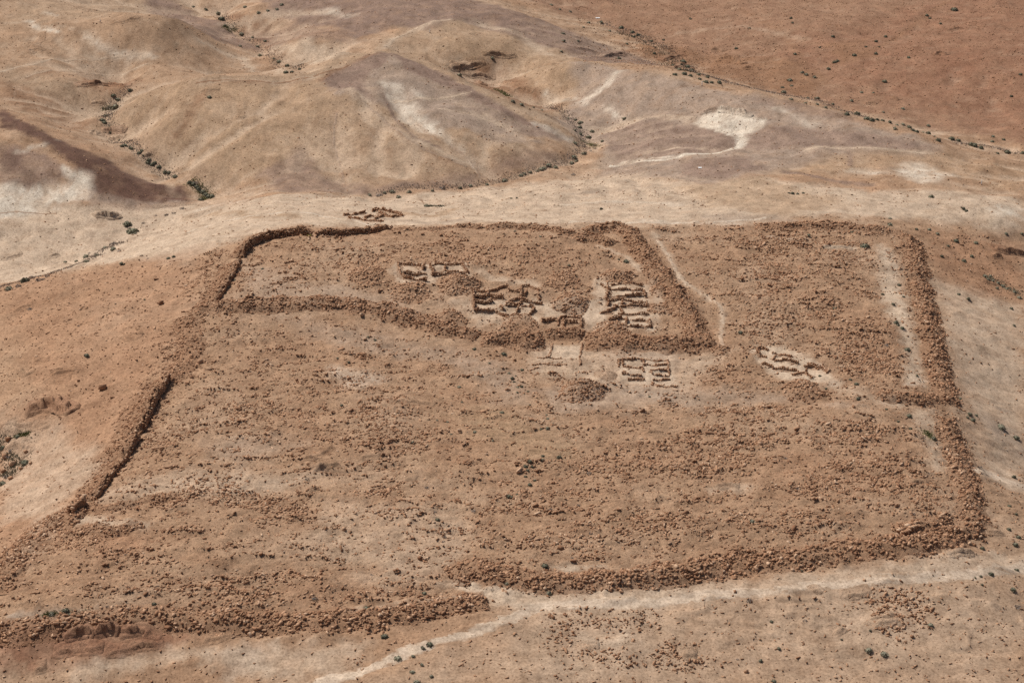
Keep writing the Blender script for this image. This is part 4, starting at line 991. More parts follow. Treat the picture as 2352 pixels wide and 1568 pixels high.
# ------------------------------------------------------------------ rock ledges and outcrops
def ledge(px, h, label, seed, depth=2.2, group=None, name='rock_ledge', cat='rock ledge', face=None):
    h = h*.62; depth = depth*.8
    p, s, nrm = smooth_line(pp(px), .24, 1)
    d = np.arange(-depth*1.3, 1.01, .2); m = np.broadcast_to(d[None], (len(s), len(d)))
    x = p[:,0,None]+nrm[:,0,None]*d; y = p[:,1,None]+nrm[:,1,None]*d
    end = np.minimum(1, np.minimum(s, s[-1]-s)/max(.9,.3*s[-1]))[:,None]
    wav = .9*fbm(x/3.4, y/2.6, seed, 3)+.10*fbm(x/.9, y/.8, seed+1, 2)
    f = np.interp(m+.5*wav, [-depth*1.3,-depth*.7,-.15,.06,.5,.9], [0,.45,1,.30,.12,0])
    f = h*np.maximum(0, f*end**.6*(1+.3*wav))
    st = max(.28, h*.42); k = np.floor(f/st); fr = f/st-k
    f = st*(k+sstep(.0, .22, fr)*.8+.2*fr)
    crack = sstep(.10, .0, np.abs(perlin(x/1.5+seed, y/3.0, seed+6)))
    z = HB(x, y)-.12+f*(1-.18*crack)+.06*fbm(x/.4, y/.4, seed+5, 2)
    oh = f.ravel()
    mid = len(s)//2; o = np.array([x[mid,3], y[mid,3], z[mid,0]])
    me = mesh(name, np.c_[x.ravel(), y.ravel(), z.ravel()]-o, grid_faces(*x.shape), M_SOIL)
    c, r = soil(x.ravel(), y.ravel()); wgt = sstep(.05,.4,oh/h)[:,None]*(.6 if seed in REDL else .22)
    c = c*(1-wgt)+(c*.35+(RED if seed in REDL else BRWN)*.65)*wgt*(1+.25*fbm(x.ravel()/.7, y.ravel()/.5, seed+8, 3))[:,None]
    a = me.attributes.new('soil', 'FLOAT_COLOR', 'POINT'); a.data.foreach_set('color', np.c_[c, np.ones(len(c))].astype(np.float32).ravel())
    q = me.attributes.new('stony', 'FLOAT', 'POINT'); q.data.foreach_set('value', np.ones(len(c), np.float32))
    return tag(link(name, me, loc=o), label, cat, group)
REDL = {501, 509, 511, 569, 572, 573, 574, 575, 576, 529, 530, 522}
ledge('55,955 85,947 110,942 135,945 158,952', 3.2, 'dark undercut rock ledge above the green gully at the left', 501, 3)
ledge('100,958 125,962 90,968 20,972 -10,970', .9, 'low pale ledge just below the dark undercut ledge', 502)
ledge('112,868 135,862 160,855 180,857', 1.2, 'short dark ledge above the undercut one on the left slope', 503)
ledge('12,852 35,850 58,866', .8, 'small stepped ledge at the left edge of the slope', 504)
ledge('48,826 75,836 110,830', .6, 'thin pale ledge high on the left slope', 505)
ledge('95,878 130,880 165,872', .6, 'low shelf of rock under the short dark ledge', 506)
ledge('275,775 300,780 330,772', .6, 'low rock shelf left of the upper camp wall', 507)
ledge('5,722 30,718 55,705 100,700', .6, 'long thin rock step crossing the left slope', 508)
ledge('175,200 205,197 240,196 280,199 303,198', 1.7, 'long dark ledge at the head of the winding gully', 509, 3)
ledge('205,238 225,240 245,236', 1.2, 'rock step below the head of the winding gully', 510)
ledge('232,300 250,303 270,305 288,306', 1.8, 'broken brown rocks halfway down the winding gully', 511)
ledge('245,318 262,322 285,320', 1.4, 'lower row of broken rocks halfway down the winding gully', 512)
ledge('322,360 338,362 352,358', 1.4, 'small rock step low in the winding gully', 513)
ledge('205,308 215,300 222,312', 1.0, 'isolated dark crag left of the winding gully', 514)
ledge('218,500 235,498 258,503 280,496', 2.2, 'dark crag with pale blocks by the large bushes at left', 515)
ledge('345,478 390,474 440,471 475,470', .7, 'long thin bank of the gully below the purple spur', 516)
ledge('432,495 450,496 466,494', .9, 'small brown rock hump on the pale saddle at left', 517)
ledge('110,592 125,590 140,586', 1.2, 'little dark crag on the pale gully floor at left', 518)
ledge('105,604 140,612 165,611', .8, 'rock step beside the little dark crag at left', 519)
ledge('10,600 30,590 55,585', .7, 'low scarp at the left edge of the pale gully floor', 520)
ledge('1035,162 1060,156 1085,154 1118,150', 1.8, 'long dark ledge in the rocky hollow right of the pointed hill', 521, 3)
ledge('1085,186 1095,190 1103,194', 2.0, 'black crag in the rocky hollow right of the pointed hill', 522)
ledge('1060,172 1085,176 1115,178 1140,182', 1.2, 'rock band below the long dark ledge in the hollow', 523)
ledge('1108,128 1135,126 1160,132 1190,130', 1.6, 'upper dark ledge above the rocky hollow', 524)
ledge('1178,208 1200,206 1225,212', 1.2, 'short ledge low in the rocky hollow', 525)
ledge('1142,190 1165,193 1185,190', .9, 'faint rock band in the middle of the rocky hollow', 526)
ledge('1250,152 1262,148 1270,150', .8, 'small red crag on the slope above the right ridge', 527)
ledge('1380,134 1400,128 1425,126 1445,132 1462,138', 1.4, 'broad dark crag at the near end of the far gully', 528, 3)
ledge('1520,142 1540,134 1560,132 1580,128', 1.4, 'dark crag among shrubs in the far gully', 529, 3)
ledge('1535,156 1560,150 1590,146', 1.2, 'lower crag among shrubs in the far gully', 530)
ledge('1640,142 1665,138 1690,145 1705,148', 2.2, 'brown crag right of the shrubs in the far gully', 531)
ledge('1630,118 1650,116 1660,120', 1.4, 'small dark crag above the shrubs in the far gully', 532)
ledge('1320,112 1345,115 1370,120', 1.0, 'low dark rock band left of the broad dark crag', 533)
ledge('1450,104 1480,108 1505,116', 1.2, 'rock band above the broad dark crag in the far gully', 534)
ledge('1700,160 1725,158 1745,162', 1.4, 'last brown crag down the far gully', 535)
ledge('2145,128 2160,124 2172,128', 1.4, 'small dark crag high on the reddish far plain', 536)
ledge('2170,70 2195,68 2215,66', 1.0, 'pale red rock streak high on the far plain', 537)
ledge('1986,240 2000,238 2014,241', 1.2, 'dark purple rock patch on the far plain above the gully', 538)
ledge('2042,226 2055,228 2064,232', 1.2, 'second dark purple rock patch on the far plain', 539)
ledge('1608,266 1625,258 1645,253 1662,255 1690,260 1710,264 1728,270', 2.0, 'brown crust lip overhanging the white landslip scar', 540, 1.2)
ledge('1734,269 1750,273 1768,278', .8, 'thin right end of the crust lip above the white scar', 541, 1.0)
ledge('462,208 480,210 505,209', .9, 'small dark ledge on top of the large central hill', 542)
ledge('535,272 548,271 560,274', .9, 'tiny dark rock on the face of the large central hill', 543)
ledge('250,58 268,54 300,48 330,44', 1.0, 'rocky crest of the rounded upper left hill', 544)
ledge('98,55 75,120 60,118', .5, 'faint rock line on the upper left slope', 545)
ledge('60,118 80,113 100,118', .9, 'small rock knob on the upper left slope', 546)
ledge('40,132 60,134', .8, 'tiny rock on the upper left slope below the knob', 547)
ledge('690,1054 720,1050 745,1043 772,1026', 1.0, 'pale rock ledge running up to the right in the left middle of the camp', 551)
ledge('718,1088 740,1078 760,1073 785,1068', 1.3, 'dark ledge just below the pale rock ledge in the camp', 552)
ledge('818,1056 850,1050 880,1052', .8, 'low dark rock edge beside the rubble in the middle of the camp', 553)
ledge('905,920 930,924 975,930 1000,932', .9, 'row of square bedrock blocks in the middle of the camp', 554)
ledge('860,930 890,935 915,948', .8, 'rock step left of the square bedrock blocks', 555)
ledge('1105,960 1150,972 1200,985', .5, 'upper thin step of the bare orange bedrock', 556)
ledge('1080,985 1130,1000 1180,1012', .5, 'middle thin step of the bare orange bedrock', 557)
ledge('1190,1030 1240,1042 1290,1046', .7, 'lowest step of the bare orange bedrock above the green shrubs', 558)
ledge('1210,1000 1250,1008 1300,1015', .5, 'right hand step of the bare orange bedrock', 559)
ledge('1478,1000 1500,996 1522,994', 1.2, 'dark lip of rock in the middle right of the camp', 560)
ledge('925,1108 940,1105 950,1108', .7, 'lone low rock in the centre of the camp', 561)
ledge('1255,1096 1270,1092 1285,1095', .7, 'lone low rock right of the green shrub strip', 562)
ledge('1640,1122 1665,1118 1700,1122', .9, 'low hump of dark rock in the right half of the camp', 563)
ledge('2095,1112 2115,1108 2135,1112', 1.3, 'dark rock beside the lower right camp wall', 564)
ledge('2190,1040 2210,1048 2215,1060', .8, 'rock edge outside the lower right camp wall', 565)
ledge('1865,950 1900,952 1940,956', .8, 'thin dark rock edge in the upper right of the camp', 566)
ledge('1885,638 1895,640 1910,641', 1.0, 'short dark ledge inside the right hand camp', 567)
ledge('1895,572 1925,569 1960,573', .7, 'curved low ledge above the pale strip in the right hand camp', 568)
ledge('2285,578 2310,580 2352,590 2380,596', 1.8, 'reddish scarp at the right edge of the picture', 569, 3)
ledge('2278,592 2292,590 2305,594', 1.4, 'dark crag below the reddish scarp', 570)
ledge('2245,640 2265,650 2300,660', .7, 'low rock line by the shrubs at the right edge', 571)
ledge('150,1480 175,1466 210,1458 214,1470', 2.2, 'rounded red rock face under the near camp wall at left', 572, 2.5)
ledge('212,1466 235,1456 262,1452 270,1462', 2.4, 'bulging red rock face split by a crack under the near camp wall', 573, 2.5)
ledge('272,1462 310,1455 340,1452 330,1468', 1.8, 'right end of the red rock face under the near camp wall', 574, 2.5)
ledge('120,1506 165,1500 200,1498 240,1494', 1.3, 'lower shelf of the red outcrop at the bottom left', 575)
ledge('240,1508 285,1498 330,1490 380,1482', 1.0, 'right shelf of the red outcrop at the bottom left', 576)
ledge('75,1545 95,1540 110,1536', .9, 'small rock knob below the red outcrop', 577)
ledge('440,1478 490,1472 540,1462', .6, 'low rock shelf right of the red outcrop', 578)
ledge('1918,1460 1930,1452 1938,1440', 1.0, 'tilted rock slab on the slope below the path', 579)
ledge('2000,1448 2020,1436 2025,1428', .7, 'leaning rock edge below the rubble at the lower right', 580)
ledge('1925,1370 1950,1374 1985,1362 2005,1358', .7, 'bedded rock ledge just below the path at right', 581)
ledge('1865,1362 1880,1358 1895,1352', .6, 'small rock step just below the path', 582)
ledge('1565,1512 1585,1508 1603,1512', .9, 'flat topped rock at the bottom of the slope', 583)
ledge('2005,1440 2040,1432 2078,1430', .8, 'dark rock edge at the foot of the lower right rubble', 584)
ledge('2170,1276 2200,1272 2240,1270', 1.2, 'bare orange rock below the lower right camp corner', 585)
ledge('2260,1220 2285,1225 2310,1228', .8, 'rock step outside the lower right camp corner', 586)
ledge('1330,1492 1350,1488 1380,1490', .5, 'low stone edge of the ring below the path', 587)
ledge('200,1232 215,1228 232,1230', .9, 'dark hollow of rock inside the lower left camp corner', 588)
ledge('0,985 25,992 45,988', 1.0, 'pale rock shelf above the green gully at the left edge', 589)
ledge('0,1040 20,1030 45,1036 60,1050', 1.5, 'pale overhanging slab in the green gully at the left edge', 590)

def boulder(px, py, size_px, label, group=None, tone=.6):
    c = P(px, py)[0]; sc = size_px*mpp(c[1])
    V, F = BIG[int(RNG.integers(0, len(BIG)))]
    o = bpy.data.objects.new('boulder', BIGMESH[int(RNG.integers(0, len(BIGMESH)))]); COL.objects.link(o)
    o.location = (c[0], c[1], float(HB(c[:1], c[1:])[0])+sc*.25)
    o.scale = (sc, sc*1.05, sc*1.7); o.rotation_euler = (RNG.normal(0,.2), RNG.normal(0,.2), RNG.uniform(0,6.28))
    return tag(o, label, 'boulder', group)
boulder(236,893,20,'rounded boulder in front of its scoured hollow on the left slope')
boulder(965,1284,12,'left of two orange boulders above the near wall')
boulder(977,1285,9,'right and smaller of two orange boulders above the near wall')
boulder(1213,1363,8,'round pale boulder at the camp gate beside the path')
boulder(1165,1352,8,'small dark boulder in the camp gate')
boulder(180,876,8,'small boulder under the short dark ledge')
boulder(370,698,14,'orange block standing on the left slope outside the inner camp')
boulder(790,1218,12,'brown boulder in the pale centre of the lower camp')
boulder(460,832,12,'flat pale boulder beside the upper left camp wall')
boulder(880,806,8,'white topped stone on the grey slope below the inner camp wall')
boulder(843,832,6,'white stone left of the grey scree')
boulder(1182,828,8,'lone flat stone below the inner camp wall')
boulder(1527,757,9,'lone block on the pale court beside the ladder-like rooms')
boulder(1688,1360,8,'dark stone beside the path')
boulder(1985,1334,9,'dark stone on the path edge further right')
boulder(1658,1531,7,'dark upright stone low on the slope')
boulder(1714,1543,11,'low dark stone at the bottom of the slope')
boulder(1870,1146,8,'cream coloured stone in the right half of the camp')
boulder(30,1375,9,'whitish block among the lower left wall stones')
for bx, by, bs in ((20,1012,14),(45,1022,11),(12,1050,16),(60,1040,13),(30,1068,18),(8,1085,13),(48,1078,10),(70,1065,9),(25,1100,12)):
    boulder(bx, by, bs, 'pale block among the bushes of the green gully at the left edge', 'pale blocks in the green gully')
boulder(2270,1264,5,'tiny white stone outside the lower right corner')

# ------------------------------------------------------------------ shrubs
def shrub_mesh(name, seed, mat, n=90, flat=.62, leaf=.15, sparse=False):
    r = np.random.default_rng(seed); V = []; F = []
    lob = r.normal(0, 1, (6, 3)); lob /= np.linalg.norm(lob, axis=1)[:,None]; lob[:,2] = np.abs(lob[:,2])
    for _ in range(n):
        d = r.normal(0, 1, 3); d /= np.linalg.norm(d); d[2] = abs(d[2])
        R = .5*(.72+.28*max(0, (lob@d).max())**2)*r.uniform(.45 if sparse else .72, 1.08)
        c = d*R*np.array([1, 1, flat*2*.75]); c[2] += .03
        a, b = np.linalg.qr(r.normal(0, 1, (3, 3)))[0][:2]
        w = leaf*r.uniform(.6, 1.3); i = len(V)
        V += [c-a*w*.8, c+b*w*.4, c+a*w*.8, c-b*w*.4]; F += [[i,i+1,i+2],[i,i+2,i+3]]
    if not sparse:
        k = 8
        for z, rr in ((0,.36),(.22,.38),(.40,.2)):
            for q in range(k):
                a = 2*math.pi*q/k; m = rr*r.uniform(.8,1.12); V.append(np.array([m*math.cos(a), m*math.sin(a), z*flat/.62]))
        b0 = len(V)-3*k
        for l in range(2):
            for q in range(k):
                a, b = b0+l*k+q, b0+l*k+(q+1)%k; F += [[a,b,b+k],[a,b+k,a+k]]
        for q in range(1, k-1): F.append([b0+2*k, b0+2*k+q, b0+2*k+q+1])
    return mesh(name, np.array(V), np.array(F), mat)
def stems_mesh(seed):
    r = np.random.default_rng(seed); V = []; F = []
    for _ in range(9):
        a = r.uniform(0, 6.28); e = np.array([math.cos(a)*.42, math.sin(a)*.42, r.uniform(.2,.5)])
        side = np.array([-math.sin(a), math.cos(a), 0])*.018; up = np.array([0,0,.02]); i = len(V)
        V += [side, -side, up, e+side*.3, e-side*.3, e+up*.3]
        F += [[i,i+1,i+4],[i,i+4,i+3],[i+1,i+2,i+5],[i+1,i+5,i+4],[i+2,i,i+3],[i+2,i+3,i+5]]
    return mesh('stems', np.array(V), np.array(F), M_STEM)
FOL = {'g':[shrub_mesh('foliage', 700+i, M_GREEN) for i in range(4)], 'd':[shrub_mesh('foliage', 720+i, M_DARK) for i in range(4)],
       'y':[shrub_mesh('foliage', 740+i, M_DRY, 60, .45, .13, True) for i in range(4)]}
STEMS = [stems_mesh(760+i) for i in range(3)]
def shrubs(kind, label, pts, group=None, size=9):
    """every shrub a thing of its own; those large enough to show it have foliage and stems"""
    items = pts.split(); g = group if len(items) > 1 else None
    for q in items:
        v = [float(a) for a in q.split(',')]; s_px = v[2] if len(v) > 2 else size*RNG.uniform(.7, 1.15)
        c = P(v[0], v[1]+s_px*.3)[0]; sc = s_px*1.05*mpp(c[1])
        z = float(HB(c[:1], c[1:])[0])-.03*sc
        fm = FOL[kind][int(RNG.integers(0, 4))]; S = (sc*RNG.uniform(.95,1.2), sc*RNG.uniform(.9,1.15), sc*RNG.uniform(.85,1.1)); rz = RNG.uniform(0, 6.28)
        nm = 'dry_bush' if kind == 'y' else 'bush' if 'bush' in label else 'shrub'; ct = 'shrub' if nm == 'shrub' else 'bush'
        if s_px >= 13:
            t = empty(nm, (c[0], c[1], z)); t.rotation_euler = (0,0,rz); t.scale = S
            link('foliage', fm, t); link('stems', STEMS[int(RNG.integers(0, 3))], t)
        else:
            t = link(nm, fm, loc=(c[0], c[1], z)); t.rotation_euler = (0,0,rz); t.scale = S
        tag(t, label, ct, g)
shrubs('g','small grey-green shrub in the upper gully that ends at the pale hillock','444,14 473,21 501,29,11 517,57 555,77,11 580,85 609,93 552,105 591,105 597,126,11 629,134 641,140,11 563,15 594,28 615,23,8 636,20 647,9','shrubs of the upper gully')
shrubs('d','greenest bush high in the upper gully','509,42,15')
shrubs('d','dark shrub at the mouth of the upper gully below the pale hillock','660,150,12 657,165,12 671,165 688,158','shrubs at the mouth of the upper gully')
shrubs('d','dark green shrub in the winding gully left of the large central hill','299,206,11 260,218 271,227,11 243,265,11 235,274,13 240,280,11 251,291,11 253,303 275,320 288,332,12 301,339,12 280,334,10 319,350,11 331,355,12 326,345,10','shrubs of the winding gully')
shrubs('g','broad green bush at the bend of the winding gully','265,243,18')
shrubs('y','pale bush beside the broad green one at the bend of the winding gully','248,246,12')
shrubs('d','shrub low in the winding gully under the purple spur','339,372,12 350,376,13 356,372,10 365,381,11 379,393,12 388,395,12 342,366,10','shrubs under the purple spur')
shrubs('g','round grey shrub at the edge of the purple spur','402,403,14')
shrubs('d','dense green shrub in the last thicket of the winding gully','436,417,13 444,421,12 456,432,12 466,438,15 473,444,14 480,449,13 487,448,13 461,457,12 452,427,11','last thicket of the winding gully')
shrubs('y','tall grey bush on top of the last thicket','450,417,15')
shrubs('d','lone dark bush high on the large central hill','481,222,11')
shrubs('y','grey-green low bush under the purple spur near the pale flat','418,476,13 382,491,13 399,487,11 358,493 329,510,10','low bushes near the pale flat')
shrubs('d','tall dark bush by the crag in the pale flat','292,511,20')
shrubs('d','widest dark bush by the crag in the pale flat','305,527,26')
shrubs('g','shrub on the pale gully floor at left','198,587,15 199,599,13 241,567,11 260,570,13 222,584,10 150,600,9 175,598,9','shrubs on the pale gully floor')
shrubs('y','grey bush on the pale gully floor at left','261,556,13 274,574,11 205,580,9','grey bushes on the pale gully floor')
shrubs('d','big green bush under the rim at the left edge','57,641,22')
shrubs('y','greyish bush in the row under the rim at the left edge','74,634,15 91,640,17 110,632,14 41,654,17 100,640,12','greyish bushes under the rim')
shrubs('g','green bush at the very left edge under the rim','21,661,19')
shrubs('d','small dark bush on the slope above the left rim','279,604,10 387,592,10 399,588,9 285,606,7','bushes above the left rim')
shrubs('y','low grey bush on the upper left slope outside the camp','325,585,9 69,708,14 340,592,7 427,840,8 180,746,8','grey bushes on the upper left slope')
shrubs('d','small dark green bush alone on the left slope','199,815,11')
shrubs('d','tiny dark bush on the left slope nearer the inner camp','332,687,6')
shrubs('g','green bush in the earthy strip at the left of the inner camp','603,616,8')
shrubs('g','tiny bush at the foot of the inner camp left wall','540,642,6 524,659,7 518,666,6 518,672,6','bushes at the inner camp left wall')
shrubs('d','dark bush in the green gully at the left edge','57,1057,24 7,1026,16 7,1107,20 40,1000,14','bushes in the green gully')
shrubs('y','grey bush in the green gully at the left edge','28,1030,17 15,1090,17 20,1045,14 35,1015,12','grey bushes in the green gully')
shrubs('d','dark shrub in the crowded far gully at the upper right','1427,62,12 1453,72,11 1465,79,11 1455,84 1496,93 1524,91 1422,133,11 1503,122 1569,139,14 1546,150,12 1572,167,13 1550,170,11 1579,151,13 1571,168,12 1586,172,12 1604,170,11 1560,158,11 1565,148,10 1590,160,10','shrubs crowding the far gully')
shrubs('g','tiny shrub near the head of the far gully','1381,50 1352,51 1266,10 1310,26 1286,21 1293,76 1295,93 1328,93 1289,117 1400,70 1340,62 1440,100','shrubs near the head of the far gully')
shrubs('g','small shrub in the hollow between the pointed hill and the right ridge','1055,171,11 1131,132 1178,231 1198,238,10 1245,252 1225,246','shrubs in the hollow')
shrubs('g','grey-green shrub in the gully below the right ridge','1305,271 1322,274 1333,280,12 1331,291,12 1320,298 1360,300,11 1352,313,12 1333,306 1321,327,12 1342,351,13 1383,323 1319,359,13 1313,372,12 1324,368,9','shrubs in the gully below the right ridge')
shrubs('y','yellowish tuft on the gully floor below the right ridge','1365,332,10 1367,339,10 1357,345,9','yellowish tufts')
shrubs('g','shrub in the curving row at the foot of the central hill','1260,377,13 1276,382,12 1243,387,13 1250,384,11 1234,391,9 1197,401,11 1217,394,9 1205,398,8 1159,413,13 1119,423,10 1081,425,10 1057,430,10 993,437,9','curving row of shrubs')
shrubs('y','round grey bush standing in the curving row','1016,428,16')
shrubs('y','round grey bush leftmost of the big ones behind the camp','871,445,18')
shrubs('g','shrub at the left end of the row behind the camp','901,438,14 940,439,12 883,441,9 849,446,10 916,451,12','left end of the row behind the camp')
shrubs('g','round shrub on the purple slope in front of the right ridge','1434,270,11')
shrubs('y','low shrub on the pale slope left of the white track','1317,398,11')
shrubs('d','dark dot of a shrub on the pale saddle','1174,455,6 1187,454,5 1381,479,8','dots on the pale saddle')
shrubs('d','dark shrub with a green trail on the pale saddle','980,471,13')
shrubs('d','shrub behind the white post along the right ridge','1621,186,13 1634,188,10 1652,188,13 1624,176,10 1607,180,9','shrubs behind the white post')
shrubs('g','scattered shrub on the plain beyond the right ridge','1814,182,13 1797,200,9 1800,210,12 1818,196,9 1843,165,10 1852,170,11 1871,176,11 1877,224,11 1855,224 1817,227,10 1850,236,9 1877,238,9 1979,211 2006,212 1956,230,10 1896,245,10 1913,238','shrubs beyond the right ridge')
shrubs('d','dark shrub on the reddish far plain','1917,141,11 1924,139 1903,157,10 2012,122,10 1962,125,11 2034,83,9 2012,94,9 1913,83,9 2129,34,9 2192,20,16 1817,41,9 1586,42,8 1722,64 1691,110,9 1826,123,9 2160,53,8 2087,131,9 2032,185,11 2344,170,9 2323,220,8 1989,107,7 2019,107,7 1883,108,6 2136,41,8 1820,52,6','shrubs on the reddish far plain')
shrubs('d','dark bush in the row along the dry stream at the far right','1945,260,13 1969,259,15 1991,270,14 2003,274,14 2015,274,11 2027,276,9 2044,279 2096,297,14 2088,291,11 2105,301,11 2132,304,12 2155,320,14 2186,316,14 2201,321,11 2230,330,13 2237,331,15 2253,337,14 2305,319,9 2314,348,15 2350,350,15 2291,351,8','dark bushes along the dry stream')
shrubs('g','small pale shrub between the bushes of the dry stream at the far right','2029,257 2074,248,10 2056,294,11 2074,284 2087,289 2132,287 2146,312 2281,312,10 2279,323,9 2120,303,8 2060,286,7','pale shrubs along the dry stream')
shrubs('d','lone shrub on the pale slope below the white post at right','2139,450,12 2213,478,9 2219,482,8','shrubs below the right white post')
shrubs('d','low dark scrub patch on the pale slope right of the saddle','1820,443,9 1832,444,9 1845,443,7 1812,442,6','low dark scrub')
shrubs('d','large dark bush inside the far right camp corner','1986,562,22')
shrubs('d','small bush in the far part of the right hand camp','1858,538,9 1957,533,8 1917,707,12 1701,762,12','bushes in the right hand camp')
shrubs('g','bush just beyond the far right camp wall','2044,514,14 2044,500,9 2134,526,9 2153,535,11','bushes beyond the far right wall')
shrubs('d','shrub on the broken ground right of the camp','2196,551,13 2241,555,12 2177,563,9 2214,597,13 2232,587,10 2163,587,9 2311,535,9 2347,535,9 2202,674,9 2224,688,9 2323,707,9 2329,746,8 2105,525,8','shrubs on the broken ground')
shrubs('g','shrub in the green hollow at the right edge','2262,632,10 2270,640,10 2280,643,10 2292,648,10 2303,655,10 2314,662,9 2330,669,9 2341,681,11 2275,632,8 2290,660,8','shrubs in the green hollow')
shrubs('d','shrub on the pale strip inside the right camp wall','2058,737,13 2072,752,11 2065,652,9 2027,674,9 2051,697,9 2075,680,8 2084,800,14 2062,745,9','shrubs on the pale strip')
shrubs('y','grey dead bush on the pale strip inside the right camp wall','2077,756,12 2036,790,10 2062,770,9','dead bushes on the pale strip')
shrubs('d','bush beside the traverse bank at the right gate','1967,880,11 1953,871,8 1897,890,8 1971,913,10 2036,938,7 2106,862,7 1883,862,7','bushes beside the traverse bank')
shrubs('d','bush on the greenish ground inside the right gate','2088,952,14 2091,983,10 2144,1005,14 2063,966,8','bushes inside the right gate')
shrubs('d','bush on the slope outside the right gate','2227,948,11 2234,962,14 2222,957,9 2242,952,9 2205,915,9','bushes outside the right gate')
shrubs('g','large rounded bush in the pale wash at the right edge','2299,977,21')
shrubs('d','dark bush at the right edge below the large rounded bush','2334,1002,16')
shrubs('d','green bush inside the right corner of the inner camp','1438,598,14')
shrubs('d','small bush left of the green bush in the inner camp corner','1421,595,7')
shrubs('d','green bush on the dark rubble knob in the inner camp','1307,606,8')
shrubs('g','small bush near the far wall of the inner camp','1183,530,7 1241,542,7','bushes near the far inner wall')
shrubs('y','grey bush outside the right wall of the inner camp','1531,613,10 1560,640,8','grey bushes outside the inner right wall')
shrubs('d','rounded dark bush below the near inner wall','1157,811,12')
shrubs('d','bush at the breach in the near inner camp wall','1090,800,10 1093,764,7 1101,758,8','bushes at the breach')
shrubs('d','dark dot of a bush on the grey slope below the inner camp','846,772,8 862,779,8 801,830,6 1124,833,7 1199,848,9 775,821,6 785,929,8 784,930,6','bushes on the grey slope')
shrubs('d','small bush in the grey scree left of the round spoil heap','1169,856,9 1177,867,9 1181,876,7 1189,888,8 1198,886,8 1188,900,7 1213,897,7 1217,929,7 1185,862,6 1205,905,6','bushes in the grey scree')
shrubs('g','bush on the bare bedrock in the middle of the camp','1055,888,9 1061,922,8 1153,945,10 1255,951,6 1258,960,8 1257,982,9 1243,984,7 1091,990,9 1132,1010,6 1004,964,6 1028,967,7 983,963,5 1036,996,6 948,1014,9 1492,910,7 1270,972,6','bushes on the bare bedrock')
shrubs('d','dark green bush in the steep strip below the bare bedrock','1247,1046,9 1247,1054,9 1217,1061,11 1207,1069,11 1199,1077,10 1207,1093,9 1228,1102,8 1217,1110,11 1193,1127,8 1188,1134,8 1169,1138,11 1284,1048,11 1222,1070,8 1212,1082,8 1175,1140,8','bushes in the steep strip')
shrubs('y','grey dead bush in the lower half of the camp','1353,1085,14 1366,1119,11 1145,1149,11 1163,1177,10 1264,1167,12 1329,1157,11 1357,1221,11 1088,1171,12 999,1173,11 980,1117,11 1131,1353,9 1314,1278,9 853,1318,9 1804,1049,11 1831,1120,10 1858,1290,11 2099,1178,9 1074,988,9 558,1004,10 1852,704,9','dead bushes of the lower camp')
shrubs('y','flat grey-purple bush in the lower left of the camp','723,1371,15')
shrubs('y','grey bush in the left part of the lower camp','705,1097,14 289,1271,11 246,1391,10','grey bushes of the left lower camp')
shrubs('y','pair of grey bushes in the pale centre of the lower camp','1022,1231,11 1019,1241,12','pair of grey bushes')
shrubs('d','small green bush above the pair of grey ones','1005,1191,10')
shrubs('d','bush on the green patch behind the near wall at left','152,1399,15 160,1409,12 196,1411,10','bushes on the green patch')
shrubs('g','brownish bush on the green patch behind the near wall at left','119,1407,17')
shrubs('d','small bush above the near wall in the left part','354,1385,12')
shrubs('d','bush behind the near camp wall beside the pale strip','842,1394,17')
shrubs('d','small dark bush at the right end of the pale strip','975,1360,13')
shrubs('g','bush in the gate of the near camp wall','1261,1359,14')
shrubs('g','yellow-green bush between the two ends of the near wall','1165,1338,11')
shrubs('y','grey bush at the tip of the right near wall','1007,1319,13')
shrubs('d','bush behind the right near wall beside the pale patch','1252,1296,17')
shrubs('d','bush below the near wall left of the path','883,1457,17')
shrubs('d','bush on the lower edge of the path where it bends','987,1476,18')
shrubs('g','small shrub on the lower edge of the path beside the larger bush','971,1485,11')
shrubs('g','large grey-green bush below the path','914,1508,17')
shrubs('g','shrub on the slope below the path in the lower middle','949,1505,10 947,1540,12 957,1563,17 969,1524,10 991,1550,11','shrubs below the path')
shrubs('g','bush alone in the rubble of the right lower camp','1727,1194,16')
shrubs('d','large dark ragged bush on the right near wall','1953,1252,22')
shrubs('d','round dark bush growing on the path at right','2276,1315,15')
shrubs('d','small bush beside the round dark bush on the path','2253,1321,8 2256,1341,7 2240,1325,7','bushes beside the round one')
shrubs('d','bush on the slope at the lower right edge','2317,1214,11 2334,1178,8 2332,1248,14 2339,1231,12 2327,1352,14 2335,1305,12 2318,1159,11 2329,1093,12','bushes at the lower right edge')
shrubs('y','brownish bush at the lower right edge','2337,1390,16')
shrubs('g','left one of two round bushes below the lower right rubble','1995,1489,17')
shrubs('g','right one of two round bushes below the lower right rubble','2031,1498,18')
shrubs('g','pale green bush right of the lower right rubble','2137,1433,14')
shrubs('d','small bush on the lower right slope','1772,1425,8 1789,1487,10 1747,1515,10 1777,1561,12 1999,1445,7 1933,1466,6 2256,1256,11 2074,1245,7 1841,1309,8','bushes on the lower right slope')
shrubs('y','grey bush just below the path at the lower right','1722,1376,15 1848,1422,11 1694,1511,8','grey bushes below the path')
shrubs('y','grey bush beside the pale track at the right edge','2251,1071,12')

